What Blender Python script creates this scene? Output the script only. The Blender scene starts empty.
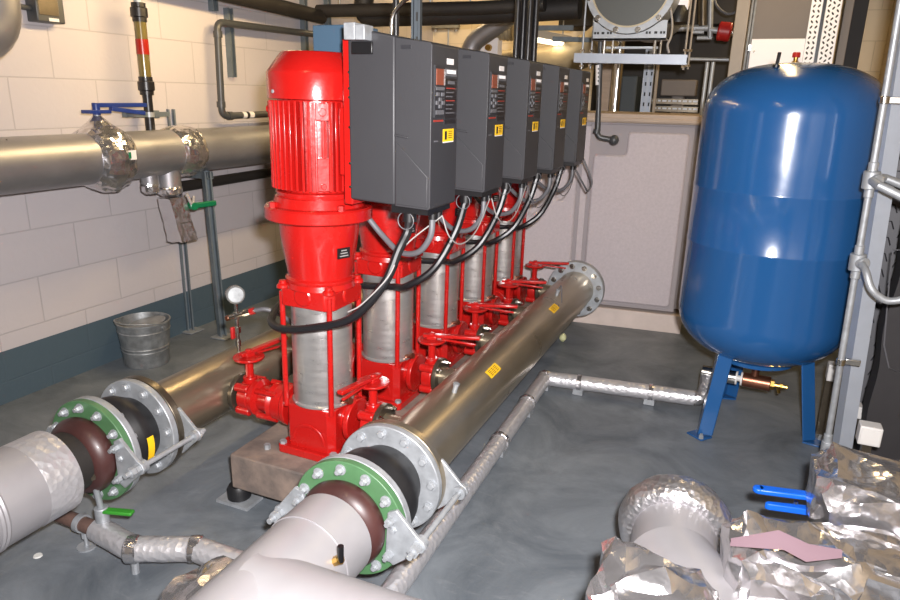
import bpy, bmesh, math, random
from math import pi, sin, cos, radians as R
from mathutils import Vector as V, Matrix as MX, noise as NZ

random.seed(7)
SC = bpy.context.scene
COL = SC.collection

# ------------------------------------------------------------------ camera
F_PX, EYE = 685.0, V((0, 0, 1.44))
PITCH, YAW, ROLL = R(16.6), R(23.1), R(1.4)
_f0 = V((-sin(YAW), cos(YAW), 0)); _r0 = V((cos(YAW), sin(YAW), 0)); _u0 = V((0, 0, 1))
CF = _f0 * cos(PITCH) - _u0 * sin(PITCH)
_u1 = _u0 * cos(PITCH) + _f0 * sin(PITCH)
CR = _r0 * cos(ROLL) + _u1 * sin(ROLL)
CU = _u1 * cos(ROLL) - _r0 * sin(ROLL)


def _ray(px, py):
    return CF + CR * ((px - 450) / F_PX) - CU * ((py - 300) / F_PX)


def at(px, py, Y=None, X=None, Z=None):
    """world point of a photo position on a plane of known depth / side / height (survey helper)"""
    d = _ray(px, py)
    t = Y / d.y if Y is not None else (X / d.x if X is not None else (Z - EYE.z) / d.z)
    return EYE + d * t


cam_d = bpy.data.cameras.new('camera')
cam = bpy.data.objects.new('camera', cam_d)
COL.objects.link(cam)
cam_d.sensor_width = 36.0
cam_d.lens = F_PX * 36.0 / 900.0
cam_d.clip_start = 0.02
m = MX((CR, CU, -CF)).transposed().to_4x4()
m.translation = EYE
cam.matrix_world = m
SC.camera = cam


# ------------------------------------------------------------------ materials
def s2l(c):
    c = c / 255.0
    return c / 12.92 if c <= 0.04045 else ((c + 0.055) / 1.055) ** 2.4


def rgb(r, g, b):
    return (s2l(r), s2l(g), s2l(b), 1.0)


MATS = {}


def mat(name, col, rough=0.5, metal=0.0, coat=0.0, var=0.0, vscale=6.0, bump=0.0, bscale=40.0,
        rvar=0.0, spec=0.5, col2=None, emit=None, estr=0.0, trans=0.0, aniso=0.0, detail=4.0, stretch=None):
    m = bpy.data.materials.new(name)
    m.use_nodes = True
    nt = m.node_tree
    b = nt.nodes['Principled BSDF']
    b.inputs['Base Color'].default_value = col
    b.inputs['Roughness'].default_value = rough
    b.inputs['Metallic'].default_value = metal
    b.inputs['Specular IOR Level'].default_value = spec
    b.inputs['Coat Weight'].default_value = coat
    b.inputs['Coat Roughness'].default_value = 0.08
    b.inputs['Transmission Weight'].default_value = trans
    if emit:
        b.inputs['Emission Color'].default_value = emit
        b.inputs['Emission Strength'].default_value = estr
    tc = nt.nodes.new('ShaderNodeTexCoord')
    mp = nt.nodes.new('ShaderNodeMapping')
    nt.links.new(tc.outputs['Object'], mp.inputs['Vector'])
    if stretch:
        mp.inputs['Scale'].default_value = stretch
    if var > 0 or rvar > 0:
        n = nt.nodes.new('ShaderNodeTexNoise')
        n.inputs['Scale'].default_value = vscale
        n.inputs['Detail'].default_value = detail
        n.inputs['Roughness'].default_value = 0.62
        nt.links.new(mp.outputs['Vector'], n.inputs['Vector'])
        if var > 0:
            rp = nt.nodes.new('ShaderNodeValToRGB')
            rp.color_ramp.elements[0].position = 0.3
            rp.color_ramp.elements[1].position = 0.72
            c2 = col2 or tuple(min(1, x * (1 + var)) for x in col[:3]) + (1,)
            c1 = col if col2 else tuple(x * (1 - var) for x in col[:3]) + (1,)
            rp.color_ramp.elements[0].color = c1
            rp.color_ramp.elements[1].color = c2
            nt.links.new(n.outputs['Fac'], rp.inputs['Fac'])
            nt.links.new(rp.outputs['Color'], b.inputs['Base Color'])
        if rvar > 0:
            mr = nt.nodes.new('ShaderNodeMapRange')
            mr.inputs['From Min'].default_value = 0.3
            mr.inputs['From Max'].default_value = 0.7
            mr.inputs['To Min'].default_value = max(0.02, rough - rvar)
            mr.inputs['To Max'].default_value = min(1, rough + rvar)
            nt.links.new(n.outputs['Fac'], mr.inputs['Value'])
            nt.links.new(mr.outputs['Result'], b.inputs['Roughness'])
    if bump > 0:
        n2 = nt.nodes.new('ShaderNodeTexNoise')
        n2.inputs['Scale'].default_value = bscale
        n2.inputs['Detail'].default_value = 3
        nt.links.new(mp.outputs['Vector'], n2.inputs['Vector'])
        bp = nt.nodes.new('ShaderNodeBump')
        bp.inputs['Strength'].default_value = bump
        bp.inputs['Distance'].default_value = 0.01
        nt.links.new(n2.outputs['Fac'], bp.inputs['Height'])
        nt.links.new(bp.outputs['Normal'], b.inputs['Normal'])
    MATS[name] = m
    return m


mat('red_paint', rgb(166, 21, 18), 0.26, coat=0.4, bump=0.05, bscale=60, rvar=0.08)
mat('steel_brushed', rgb(196, 194, 192), 0.33, metal=0.8, var=0.08, vscale=9, rvar=0.08, stretch=(1, 1, 6))
mat('stainless', rgb(158, 146, 126), 0.3, metal=0.8, var=0.1, vscale=4, rvar=0.04, detail=2)
mat('galv_dark', rgb(150, 153, 154), 0.42, metal=0.6, var=0.3, vscale=22, rvar=0.1)
mat('galv', rgb(160, 164, 168), 0.48, metal=0.45, var=0.16, vscale=25, rvar=0.1)
mat('galv_strut', rgb(112, 122, 128), 0.5, metal=0.45, var=0.12, vscale=14)
mat('galv_light', rgb(164, 171, 182), 0.45, metal=0.3, var=0.06, vscale=10)
mat('bright_steel', rgb(205, 203, 198), 0.22, metal=1.0)
mat('dark_steel', rgb(98, 90, 78), 0.32, metal=0.75, var=0.2, vscale=12)
mat('clad', rgb(158, 157, 160), 0.42, metal=0.7, var=0.09, vscale=4, rvar=0.06)
mat('clad_matte', rgb(166, 164, 167), 0.46, metal=0.42, var=0.07, vscale=4, rvar=0.06)
mat('clad_warm', rgb(176, 164, 138), 0.5, metal=0.3, var=0.06)  # cladding copy, warm lamp light on the back bend put into the colour
mat('green_paint', rgb(72, 110, 74), 0.45, var=0.12, vscale=14)
mat('oxide_pipe', rgb(62, 36, 34), 0.42, var=0.35, vscale=9, coat=0.1)
mat('rust_pipe', rgb(92, 70, 62), 0.7, var=0.35, vscale=18)
mat('rubber', rgb(26, 26, 28), 0.45, var=0.15, vscale=8)
mat('cable_black', rgb(22, 22, 25), 0.38)
mat('cable_grey', rgb(92, 92, 96), 0.5)
mat('cable_white', rgb(150, 146, 144), 0.5)
mat('black_plastic', rgb(18, 18, 20), 0.4)
mat('drive_grey', rgb(48, 48, 51), 0.5, bump=0.03, bscale=220, var=0.04)
mat('drive_dark', rgb(38, 38, 42), 0.45)
mat('bluegrey', rgb(62, 86, 106), 0.5)
mat('blue_vessel', rgb(32, 80, 132), 0.2, coat=0.4, bump=0.02, bscale=20, rvar=0.04)
mat('blue_lever', rgb(16, 92, 205), 0.35)
mat('blue_dark', rgb(28, 52, 120), 0.4)
mat('green_lever', rgb(12, 110, 70), 0.4)
mat('green_bright', rgb(50, 130, 40), 0.4)
mat('concrete_inertia', rgb(88, 80, 76), 0.8, var=0.4, vscale=9, col2=rgb(142, 124, 112), bump=0.2, bscale=30)
mat('tank_grp', rgb(182, 173, 176), 0.7, var=0.07, vscale=60, bump=0.12, bscale=160)
mat('tank_groove', rgb(150, 143, 145), 0.7)
mat('timber', rgb(168, 150, 134), 0.65, var=0.12, vscale=5, stretch=(1, 1, 8))
mat('plinth_white', rgb(200, 186, 178), 0.75, var=0.08, vscale=8)
mat('black_pipe', rgb(30, 29, 31), 0.34, var=0.15, vscale=10)
mat('grey_pvc', rgb(64, 66, 68), 0.38)
mat('black_insul', rgb(36, 33, 31), 0.62, var=0.15, vscale=8)
mat('soffit', rgb(58, 52, 48), 0.9, var=0.2, vscale=2)
mat('near_black', rgb(40, 37, 36), 0.7, var=0.2, vscale=3)  # dark column, and the added blocks that stand for the unlit back
mat('slate_panel', rgb(62, 70, 76), 0.6)
mat('cabinet_brown', rgb(112, 104, 98), 0.55, var=0.05, vscale=4)
mat('cabinet_post', rgb(150, 140, 128), 0.5, var=0.08)
mat('white_plate', rgb(244, 242, 246), 0.5)
mat('white_box', rgb(205, 203, 200), 0.5)
mat('copper', rgb(140, 92, 72), 0.35, metal=0.9, var=0.2, vscale=20)
mat('brass', rgb(186, 150, 80), 0.3, metal=1.0)
mat('sight_tube', rgb(122, 108, 62), 0.2, coat=0.4, trans=0.25)
mat('float_red', rgb(150, 26, 14), 0.3)
mat('sticker_yellow', rgb(240, 192, 26), 0.55)
mat('sticker_white', rgb(226, 222, 220), 0.55)
mat('ink', rgb(24, 22, 20), 0.6)
mat('ink_brown', rgb(120, 84, 10), 0.6)
mat('label_black', rgb(26, 22, 24), 0.4)
mat('label_red', rgb(150, 50, 40), 0.5)
mat('display', rgb(128, 66, 46), 0.35)
mat('glass_dial', rgb(120, 120, 118), 0.2, metal=0.2)
mat('red_knob', rgb(170, 30, 30), 0.4)
mat('lamp_on', (1, 1, 1, 1), 0.5, emit=(1.0, 0.86, 0.62, 1), estr=2.6)
mat('lamp_body', rgb(220, 215, 205), 0.5)
mat('pink_foam', rgb(104, 82, 90), 0.8)
mat('disc_grey', rgb(84, 86, 84), 0.45, metal=0.3)
mat('guard_black', rgb(42, 40, 42), 0.7, var=0.15, vscale=6)
mat('wire_dark', rgb(40, 40, 44), 0.5)
mat('weed', rgb(196, 196, 150), 0.8)
mat('chalk', rgb(210, 210, 205), 0.8)


def foil_mat(name, tint=(205, 203, 204), rough=0.16, sc=38, st=0.35):
    m = bpy.data.materials.new(name); m.use_nodes = True
    nt = m.node_tree; b = nt.nodes['Principled BSDF']
    b.inputs['Base Color'].default_value = rgb(*tint)
    b.inputs['Metallic'].default_value = 0.92
    b.inputs['Roughness'].default_value = rough
    tc = nt.nodes.new('ShaderNodeTexCoord')
    v = nt.nodes.new('ShaderNodeTexVoronoi'); v.inputs['Scale'].default_value = sc
    n = nt.nodes.new('ShaderNodeTexNoise'); n.inputs['Scale'].default_value = sc * 0.6; n.inputs['Detail'].default_value = 3
    mx = nt.nodes.new('ShaderNodeMath'); mx.operation = 'ADD'
    nt.links.new(tc.outputs['Object'], v.inputs['Vector']); nt.links.new(tc.outputs['Object'], n.inputs['Vector'])
    nt.links.new(v.outputs['Distance'], mx.inputs[0]); nt.links.new(n.outputs['Fac'], mx.inputs[1])
    bp = nt.nodes.new('ShaderNodeBump'); bp.inputs['Strength'].default_value = st; bp.inputs['Distance'].default_value = 0.012
    nt.links.new(mx.outputs[0], bp.inputs['Height']); nt.links.new(bp.outputs['Normal'], b.inputs['Normal'])
    MATS[name] = m


foil_mat('foil', (216, 214, 216), rough=0.2, sc=26, st=0.3)
foil_mat('foil_fine', (206, 204, 206), 0.33, 70, 0.3)


foil_mat('foil_lag', (200, 199, 202), 0.36, 50, 0.25)
MATS['foil_lag'].node_tree.nodes['Principled BSDF'].inputs['Metallic'].default_value = 0.6


def block_wall(name, base, dado, dado_h, row=0.2285, z0=0.103, bw=0.457, y0=2.1415, axis='Y'):
    m = bpy.data.materials.new(name); m.use_nodes = True
    nt = m.node_tree; L = nt.links; b = nt.nodes['Principled BSDF']
    g = nt.nodes.new('ShaderNodeNewGeometry')
    sp = nt.nodes.new('ShaderNodeSeparateXYZ'); L.new(g.outputs['Position'], sp.inputs[0])
    a1 = nt.nodes.new('ShaderNodeMath'); a1.operation = 'SUBTRACT'; L.new(sp.outputs[axis], a1.inputs[0]); a1.inputs[1].default_value = y0 - 20 * bw
    a2 = nt.nodes.new('ShaderNodeMath'); a2.operation = 'SUBTRACT'; L.new(sp.outputs['Z'], a2.inputs[0]); a2.inputs[1].default_value = z0 - 10 * row
    cb = nt.nodes.new('ShaderNodeCombineXYZ'); L.new(a1.outputs[0], cb.inputs[0]); L.new(a2.outputs[0], cb.inputs[1])
    br = nt.nodes.new('ShaderNodeTexBrick')
    br.inputs['Scale'].default_value = 1.0
    br.inputs['Brick Width'].default_value = bw
    br.inputs['Row Height'].default_value = row
    br.inputs['Mortar Size'].default_value = 0.0045
    br.inputs['Mortar Smooth'].default_value = 0.6
    br.offset = 0.5
    br.inputs['Color1'].default_value = base
    br.inputs['Color2'].default_value = tuple(x * 0.985 for x in base[:3]) + (1,)
    br.inputs['Mortar'].default_value = tuple(x * 0.8 for x in base[:3]) + (1,)
    L.new(cb.outputs[0], br.inputs['Vector'])
    n = nt.nodes.new('ShaderNodeTexNoise'); n.inputs['Scale'].default_value = 30; n.inputs['Detail'].default_value = 4
    L.new(g.outputs['Position'], n.inputs['Vector'])
    # dado paint band
    gt = nt.nodes.new('ShaderNodeMath'); gt.operation = 'LESS_THAN'; L.new(sp.outputs['Z'], gt.inputs[0]); gt.inputs[1].default_value = dado_h
    mix = nt.nodes.new('ShaderNodeMix'); mix.data_type = 'RGBA'
    L.new(gt.outputs[0], mix.inputs['Factor']); L.new(br.outputs['Color'], mix.inputs[6]); mix.inputs[7].default_value = dado
    L.new(mix.outputs[2], b.inputs['Base Color'])
    b.inputs['Roughness'].default_value = 0.55
    inv = nt.nodes.new('ShaderNodeMath'); inv.operation = 'MULTIPLY_ADD'
    L.new(br.outputs['Fac'], inv.inputs[0]); inv.inputs[1].default_value = -1.0; L.new(n.outputs['Fac'], inv.inputs[2])
    bp = nt.nodes.new('ShaderNodeBump'); bp.inputs['Strength'].default_value = 0.35; bp.inputs['Distance'].default_value = 0.004
    L.new(inv.outputs[0], bp.inputs['Height']); L.new(bp.outputs['Normal'], b.inputs['Normal'])
    MATS[name] = m


block_wall('wall_block', rgb(190, 184, 186), rgb(72, 88, 98), 0.252)
block_wall('wall_block_x', rgb(222, 206, 178), rgb(70, 84, 96), 0.252, axis='X')
block_wall('wall_brick', rgb(170, 148, 110), rgb(150, 132, 100), 0.0, row=0.075, bw=0.225)


def floor_mat():
    m = bpy.data.materials.new('floor_slate'); m.use_nodes = True
    nt = m.node_tree; L = nt.links; b = nt.nodes['Principled BSDF']
    g = nt.nodes.new('ShaderNodeNewGeometry')
    n = nt.nodes.new('ShaderNodeTexNoise'); n.inputs['Scale'].default_value = 2.4; n.inputs['Detail'].default_value = 8; n.inputs['Roughness'].default_value = 0.68; n.inputs['Distortion'].default_value = 0.8
    L.new(g.outputs['Position'], n.inputs['Vector'])
    rp = nt.nodes.new('ShaderNodeValToRGB')
    rp.color_ramp.elements[0].position = 0.3; rp.color_ramp.elements[0].color = rgb(76, 83, 90)
    rp.color_ramp.elements[1].position = 0.75; rp.color_ramp.elements[1].color = rgb(128, 134, 139)
    L.new(n.outputs['Fac'], rp.inputs['Fac'])
    # pale scuffs
    n2 = nt.nodes.new('ShaderNodeTexNoise'); n2.inputs['Scale'].default_value = 9; n2.inputs['Detail'].default_value = 9; n2.inputs['Roughness'].default_value = 0.7
    n2.inputs['Distortion'].default_value = 2.5
    mp = nt.nodes.new('ShaderNodeMapping'); mp.inputs['Scale'].default_value = (0.5, 1.3, 1); mp.inputs['Rotation'].default_value = (0, 0, 0.5)
    L.new(g.outputs['Position'], mp.inputs['Vector']); L.new(mp.outputs[0], n2.inputs['Vector'])
    r2 = nt.nodes.new('ShaderNodeValToRGB')
    r2.color_ramp.elements[0].position = 0.58; r2.color_ramp.elements[0].color = (0, 0, 0, 1)
    r2.color_ramp.elements[1].position = 0.85; r2.color_ramp.elements[1].color = (0.5, 0.5, 0.5, 1)
    L.new(n2.outputs['Fac'], r2.inputs['Fac'])
    mix = nt.nodes.new('ShaderNodeMix'); mix.data_type = 'RGBA'
    L.new(r2.outputs['Color'], mix.inputs['Factor']); L.new(rp.outputs['Color'], mix.inputs[6]); mix.inputs[7].default_value = rgb(150, 152, 154)
    L.new(mix.outputs[2], b.inputs['Base Color'])
    mr = nt.nodes.new('ShaderNodeMapRange'); mr.inputs['To Min'].default_value = 0.34; mr.inputs['To Max'].default_value = 0.6
    L.new(n2.outputs['Fac'], mr.inputs['Value']); L.new(mr.outputs[0], b.inputs['Roughness'])
    bp = nt.nodes.new('ShaderNodeBump'); bp.inputs['Strength'].default_value = 0.12; bp.inputs['Distance'].default_value = 0.01
    L.new(n2.outputs['Fac'], bp.inputs['Height']); L.new(bp.outputs['Normal'], b.inputs['Normal'])
    MATS['floor_slate'] = m


floor_mat()


# ------------------------------------------------------------------ mesh builder
def basis(d):
    d = V(d).normalized()
    h = V((0, 0, 1)) if abs(d.z) < 0.9 else V((1, 0, 0))
    u = h.cross(d).normalized()
    return u, d.cross(u).normalized(), d


class MB:
    def __init__(s):
        s.v = []; s.f = []

    def add(s, vs, fs):
        o = len(s.v)
        s.v += [V(p) for p in vs]
        s.f += [tuple(i + o for i in f) for f in fs]
        return s

    def box(s, c, d, rot=None):
        x, y, z = (q / 2 for q in d)
        vs = [V(p) for p in ((-x, -y, -z), (x, -y, -z), (x, y, -z), (-x, y, -z), (-x, -y, z), (x, -y, z), (x, y, z), (-x, y, z))]
        if rot is not None:
            vs = [rot @ p for p in vs]
        c = V(c)
        return s.add([p + c for p in vs], [(0, 3, 2, 1), (4, 5, 6, 7), (0, 1, 5, 4), (1, 2, 6, 5), (2, 3, 7, 6), (3, 0, 4, 7)])

    def lathe(s, prof, o=(0, 0, 0), d=(0, 0, 1), seg=32, closed=False, cap=True):
        """prof: list of (radius, distance along axis)"""
        u, w, d = basis(d); o = V(o)
        vs = []; fs = []
        n = len(prof)
        for r, t in prof:
            for k in range(seg):
                a = 2 * pi * k / seg
                vs.append(o + d * t + (u * cos(a) + w * sin(a)) * max(r, 1e-5))
        rng = n if closed else n - 1
        for i in range(rng):
            j = (i + 1) % n
            for k in range(seg):
                k2 = (k + 1) % seg
                fs.append((i * seg + k, i * seg + k2, j * seg + k2, j * seg + k))
        if not closed and cap:
            if prof[0][0] > 1e-4: fs.append(tuple(reversed(range(seg))))
            if prof[-1][0] > 1e-4: fs.append(tuple((n - 1) * seg + k for k in range(seg)))
        return s.add(vs, fs)

    def cyl(s, p0, p1, r, r1=None, seg=20):
        p0, p1 = V(p0), V(p1)
        return s.lathe([(r, 0), (r if r1 is None else r1, (p1 - p0).length)], p0, p1 - p0, seg)

    def ring(s, o, d, ri, ro, t, seg=40):
        return s.lathe([(ri, 0), (ro, 0), (ro, t), (ri, t)], o, d, seg, closed=True)

    def tube(s, pts, r, seg=12, caps=True, rf=None):
        pts = [V(p) for p in pts]
        n = len(pts)
        t0 = (pts[1] - pts[0]).normalized()
        u, w, _ = basis(t0)
        vs = []; fs = []
        prev = t0
        for i, p in enumerate(pts):
            t = (pts[min(i + 1, n - 1)] - pts[max(i - 1, 0)]).normalized()
            q = prev.rotation_difference(t)
            u = q @ u; w = q @ w; prev = t
            rr = rf(i / (n - 1)) if rf else r
            # mitre scale kept simple
            for k in range(seg):
                a = 2 * pi * k / seg
                vs.append(p + (u * cos(a) + w * sin(a)) * rr)
        for i in range(n - 1):
            for k in range(seg):
                k2 = (k + 1) % seg
                fs.append((i * seg + k, i * seg + k2, (i + 1) * seg + k2, (i + 1) * seg + k))
        if caps:
            fs.append(tuple(reversed(range(seg)))); fs.append(tuple((n - 1) * seg + k for k in range(seg)))
        return s.add(vs, fs)

    def prism(s, poly, o, u, w, t):
        """polygon (a, b) in plane o + a u + b w, thickened by vector t"""
        o, u, w, t = V(o), V(u), V(w), V(t)
        n = len(poly)
        a = [o + u * p[0] + w * p[1] for p in poly]
        vs = a + [p + t for p in a]
        fs = [tuple(reversed(range(n))), tuple(range(n, 2 * n))]
        for i in range(n):
            j = (i + 1) % n
            fs.append((i, j, n + j, n + i))
        return s.add(vs, fs)

    def sphere(s, c, r, seg=16, rings=10, sc=(1, 1, 1)):
        prof = [(r * sin(pi * i / rings), -r * cos(pi * i / rings)) for i in range(rings + 1)]
        o = len(s.v)
        s.lathe(prof, (0, 0, 0), (0, 0, 1), seg)
        for i in range(o, len(s.v)):
            p = s.v[i]
            s.v[i] = V((p.x * sc[0], p.y * sc[1], p.z * sc[2])) + V(c)
        return s

    def xf(s, M):
        s.v = [M @ p for p in s.v]
        return s

    def build(s, name, material, parent=None, loc=None, bevel=0.0, angle=35, smooth=True, merge=False):
        me = bpy.data.meshes.new(name)
        me.from_pydata([tuple(p) for p in s.v], [], s.f)
        bm = bmesh.new(); bm.from_mesh(me)
        if merge:
            bmesh.ops.remove_doubles(bm, verts=bm.verts, dist=1e-4)
        bmesh.ops.recalc_face_normals(bm, faces=bm.faces)
        bm.to_mesh(me); bm.free()
        me.materials.append(MATS[material] if isinstance(material, str) else material)
        if smooth:
            me.polygons.foreach_set('use_smooth', [True] * len(me.polygons))
            me.set_sharp_from_angle(angle=R(angle))
        o = bpy.data.objects.new(name, me)
        COL.objects.link(o)
        if parent is not None:
            o.parent = parent
        if loc is not None:
            o.location = loc
        if bevel > 0:
            b = o.modifiers.new('bevel', 'BEVEL'); b.width = bevel; b.segments = 2; b.limit_method = 'ANGLE'; b.angle_limit = R(40)
            b.harden_normals = False
        return o


def thing(name, label, cat, loc=(0, 0, 0), group=None, rotz=0.0):
    o = bpy.data.objects.new(name, None)
    o.empty_display_size = 0.1
    COL.objects.link(o)
    o.location = loc; o.rotation_euler = (0, 0, rotz)
    o['label'] = label; o['category'] = cat
    if group: o['group'] = group
    return o


def tag(o, label, cat, group=None):
    o['label'] = label; o['category'] = cat
    if group: o['group'] = group
    return o


def struct(o):
    o['kind'] = 'structure'
    return o


def kids(o):
    return [c for c in COL.objects if c.parent is o]


def dup(root, loc=None, label=None, rotz=None):
    r = root.copy(); COL.objects.link(r)
    if loc is not None: r.location = loc
    if rotz is not None: r.rotation_euler = (0, 0, rotz)
    if label: r['label'] = label
    for c in kids(root):
        d = c.copy(); COL.objects.link(d); d.parent = r
        for g in kids(c):
            e = g.copy(); COL.objects.link(e); e.parent = d
    return r


def catmull(pts, k=8):
    pts = [V(p) for p in pts]
    P = [pts[0] * 2 - pts[1]] + pts + [pts[-1] * 2 - pts[-2]]
    out = []
    for i in range(1, len(P) - 2):
        a, b, c, d = P[i - 1:i + 3]
        for j in range(k):
            t = j / k
            out.append(0.5 * ((2 * b) + (c - a) * t + (2 * a - 5 * b + 4 * c - d) * t * t + (3 * b - a - 3 * c + d) * t ** 3))
    out.append(pts[-1])
    return out


def rounded(pts, r, k=6):
    """polyline with corners rounded by radius r"""
    pts = [V(p) for p in pts]
    out = [pts[0]]
    for i in range(1, len(pts) - 1):
        a, b, c = pts[i - 1], pts[i], pts[i + 1]
        d1 = (a - b); d2 = (c - b)
        q = min(r, d1.length * 0.49, d2.length * 0.49)
        p0 = b + d1.normalized() * q; p1 = b + d2.normalized() * q
        for j in range(k + 1):
            t = j / k
            out.append((p0 * (1 - t) + b * t) * (1 - t) + (b * (1 - t) + p1 * t) * t)
    out.append(pts[-1])
    return out


def bolts(parent, centre, axis, rad, n, mname='galv', a0=0.0, head=0.012, length=0.018, stud=0.0, skip=(), name='bolt'):
    """hex bolts round a flange; each is its own part"""
    u, w, d = basis(axis)
    b = MB().lathe([(head, 0), (head, length * 0.75), (head * 0.8, length)], (0, 0, 0), d, 6)
    b.lathe([(head * 1.35, 0), (head * 1.35, 0.003)], (0, 0, 0), d, 16)
    if stud: b.lathe([(head * 0.6, length * 0.9), (head * 0.6, length + stud)], (0, 0, 0), d, 10)
    first = None
    for k in range(n):
        if k in skip: continue
        a = a0 + 2 * pi * k / n
        p = V(centre) + (u * cos(a) + w * sin(a)) * rad
        if first is None:
            first = b.build(name, mname, parent, p)
        else:
            c = first.copy(); COL.objects.link(c); c.parent = parent; c.location = p


def crinkle(mb, amp, freq, seed=0.0, ridged=True):
    """push vertices along a pseudo normal by creased noise"""
    c = sum(mb.v, V()) / len(mb.v)
    out = []
    for p in mb.v:
        q = p * freq + V((seed, seed * 1.7, seed * 0.3))
        h = NZ.voronoi(q)[0][0] - 0.4 if ridged else NZ.noise(q)
        h += 0.5 * NZ.noise(q * 2.1)
        j = NZ.noise_vector(q * 1.3)
        out.append(p + (p - c).normalized() * h * amp + j * amp * 0.45)
    mb.v = out
    return mb


# ------------------------------------------------------------------ room shell
XL, YB, XR, ZC, YF = -3.07, 6.6, 0.84, 3.1, -1.6
struct(MB().box(((XL + XR) / 2, (YB + YF) / 2, -0.05), (XR - XL + 0.4, YB - YF + 0.4, 0.1)).build('floor', 'floor_slate', smooth=False))
struct(MB().box((XL - 0.06, (YB + YF) / 2, ZC / 2), (0.12, YB - YF, ZC)).build('wall_left', 'wall_block', smooth=False))
struct(MB().box(((XL + XR) / 2, YB + 0.06, ZC / 2), (XR - XL + 0.24, 0.12, ZC)).build('wall_back', 'wall_block_x', smooth=False))
struct(MB().box((XR + 0.06, (YB + YF) / 2, ZC / 2), (0.12, YB - YF, ZC)).build('wall_right', 'wall_brick', smooth=False))
struct(MB().box(((XL + XR) / 2, YF - 0.06, ZC / 2), (XR - XL + 0.24, 0.12, ZC)).build('wall_front', 'wall_block_x', smooth=False))
struct(MB().box(((XL + XR) / 2, (YB + YF) / 2, ZC + 0.05), (XR - XL + 0.24, YB - YF + 0.24, 0.1)).build('ceiling', 'soffit', smooth=False))

# ------------------------------------------------------------------ pumps
PX, PY, PS = -1.296, 1.90, 0.482
PB = 0.205                                   # top of the inertia base
ordn = ['nearest', 'second', 'middle', 'fourth', 'farthest']

base = thing('inertia_base', 'grey brown concrete filled base slab under the row of red pumps', 'base', (PX, PY + 2 * PS, 0))
bl0, bl1 = 1.69 - (PY + 2 * PS), 4.06 - (PY + 2 * PS)
MB().box((0.0, (bl0 + bl1) / 2, 0.1375), (0.52, bl1 - bl0, 0.135)).build('slab', 'concrete_inertia', base, bevel=0.006)
for ux in (-0.22, 0.22):
    for uy in (bl0 + 0.08, 0.0, bl1 - 0.08):
        mt = MB().lathe([(0.034, 0.014), (0.042, 0.02), (0.042, 0.055), (0.034, 0.07)], (ux - (0.035 if uy < -0.5 and ux < 0 else 0), uy - (0.05 if uy < -0.5 else 0), 0), seg=24).build('rubber_mount', 'rubber', base)
        MB().box((ux - (0.035 if uy < -0.5 and ux < 0 else 0), uy - (0.05 if uy < -0.5 else 0), 0.007), (0.14, 0.09, 0.012)).build('mount_plate', 'galv', mt)
MB().lathe([(0.012, 0), (0.012, 0.018)], (-0.165, bl0 + 0.09, 0.205), (0, 0, 1), 6).build('bolt', 'galv', base)


def rsq(a, c, z0, z1):
    """square prism with cut corners"""
    p = [(-a + c, -a), (a - c, -a), (a, -a + c), (a, a - c), (a - c, a), (-a + c, a), (-a, a - c), (-a, -a + c)]
    return MB().prism(p, (0, 0, z0), (1, 0, 0), (0, 1, 0), (0, 0, z1 - z0))


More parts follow.
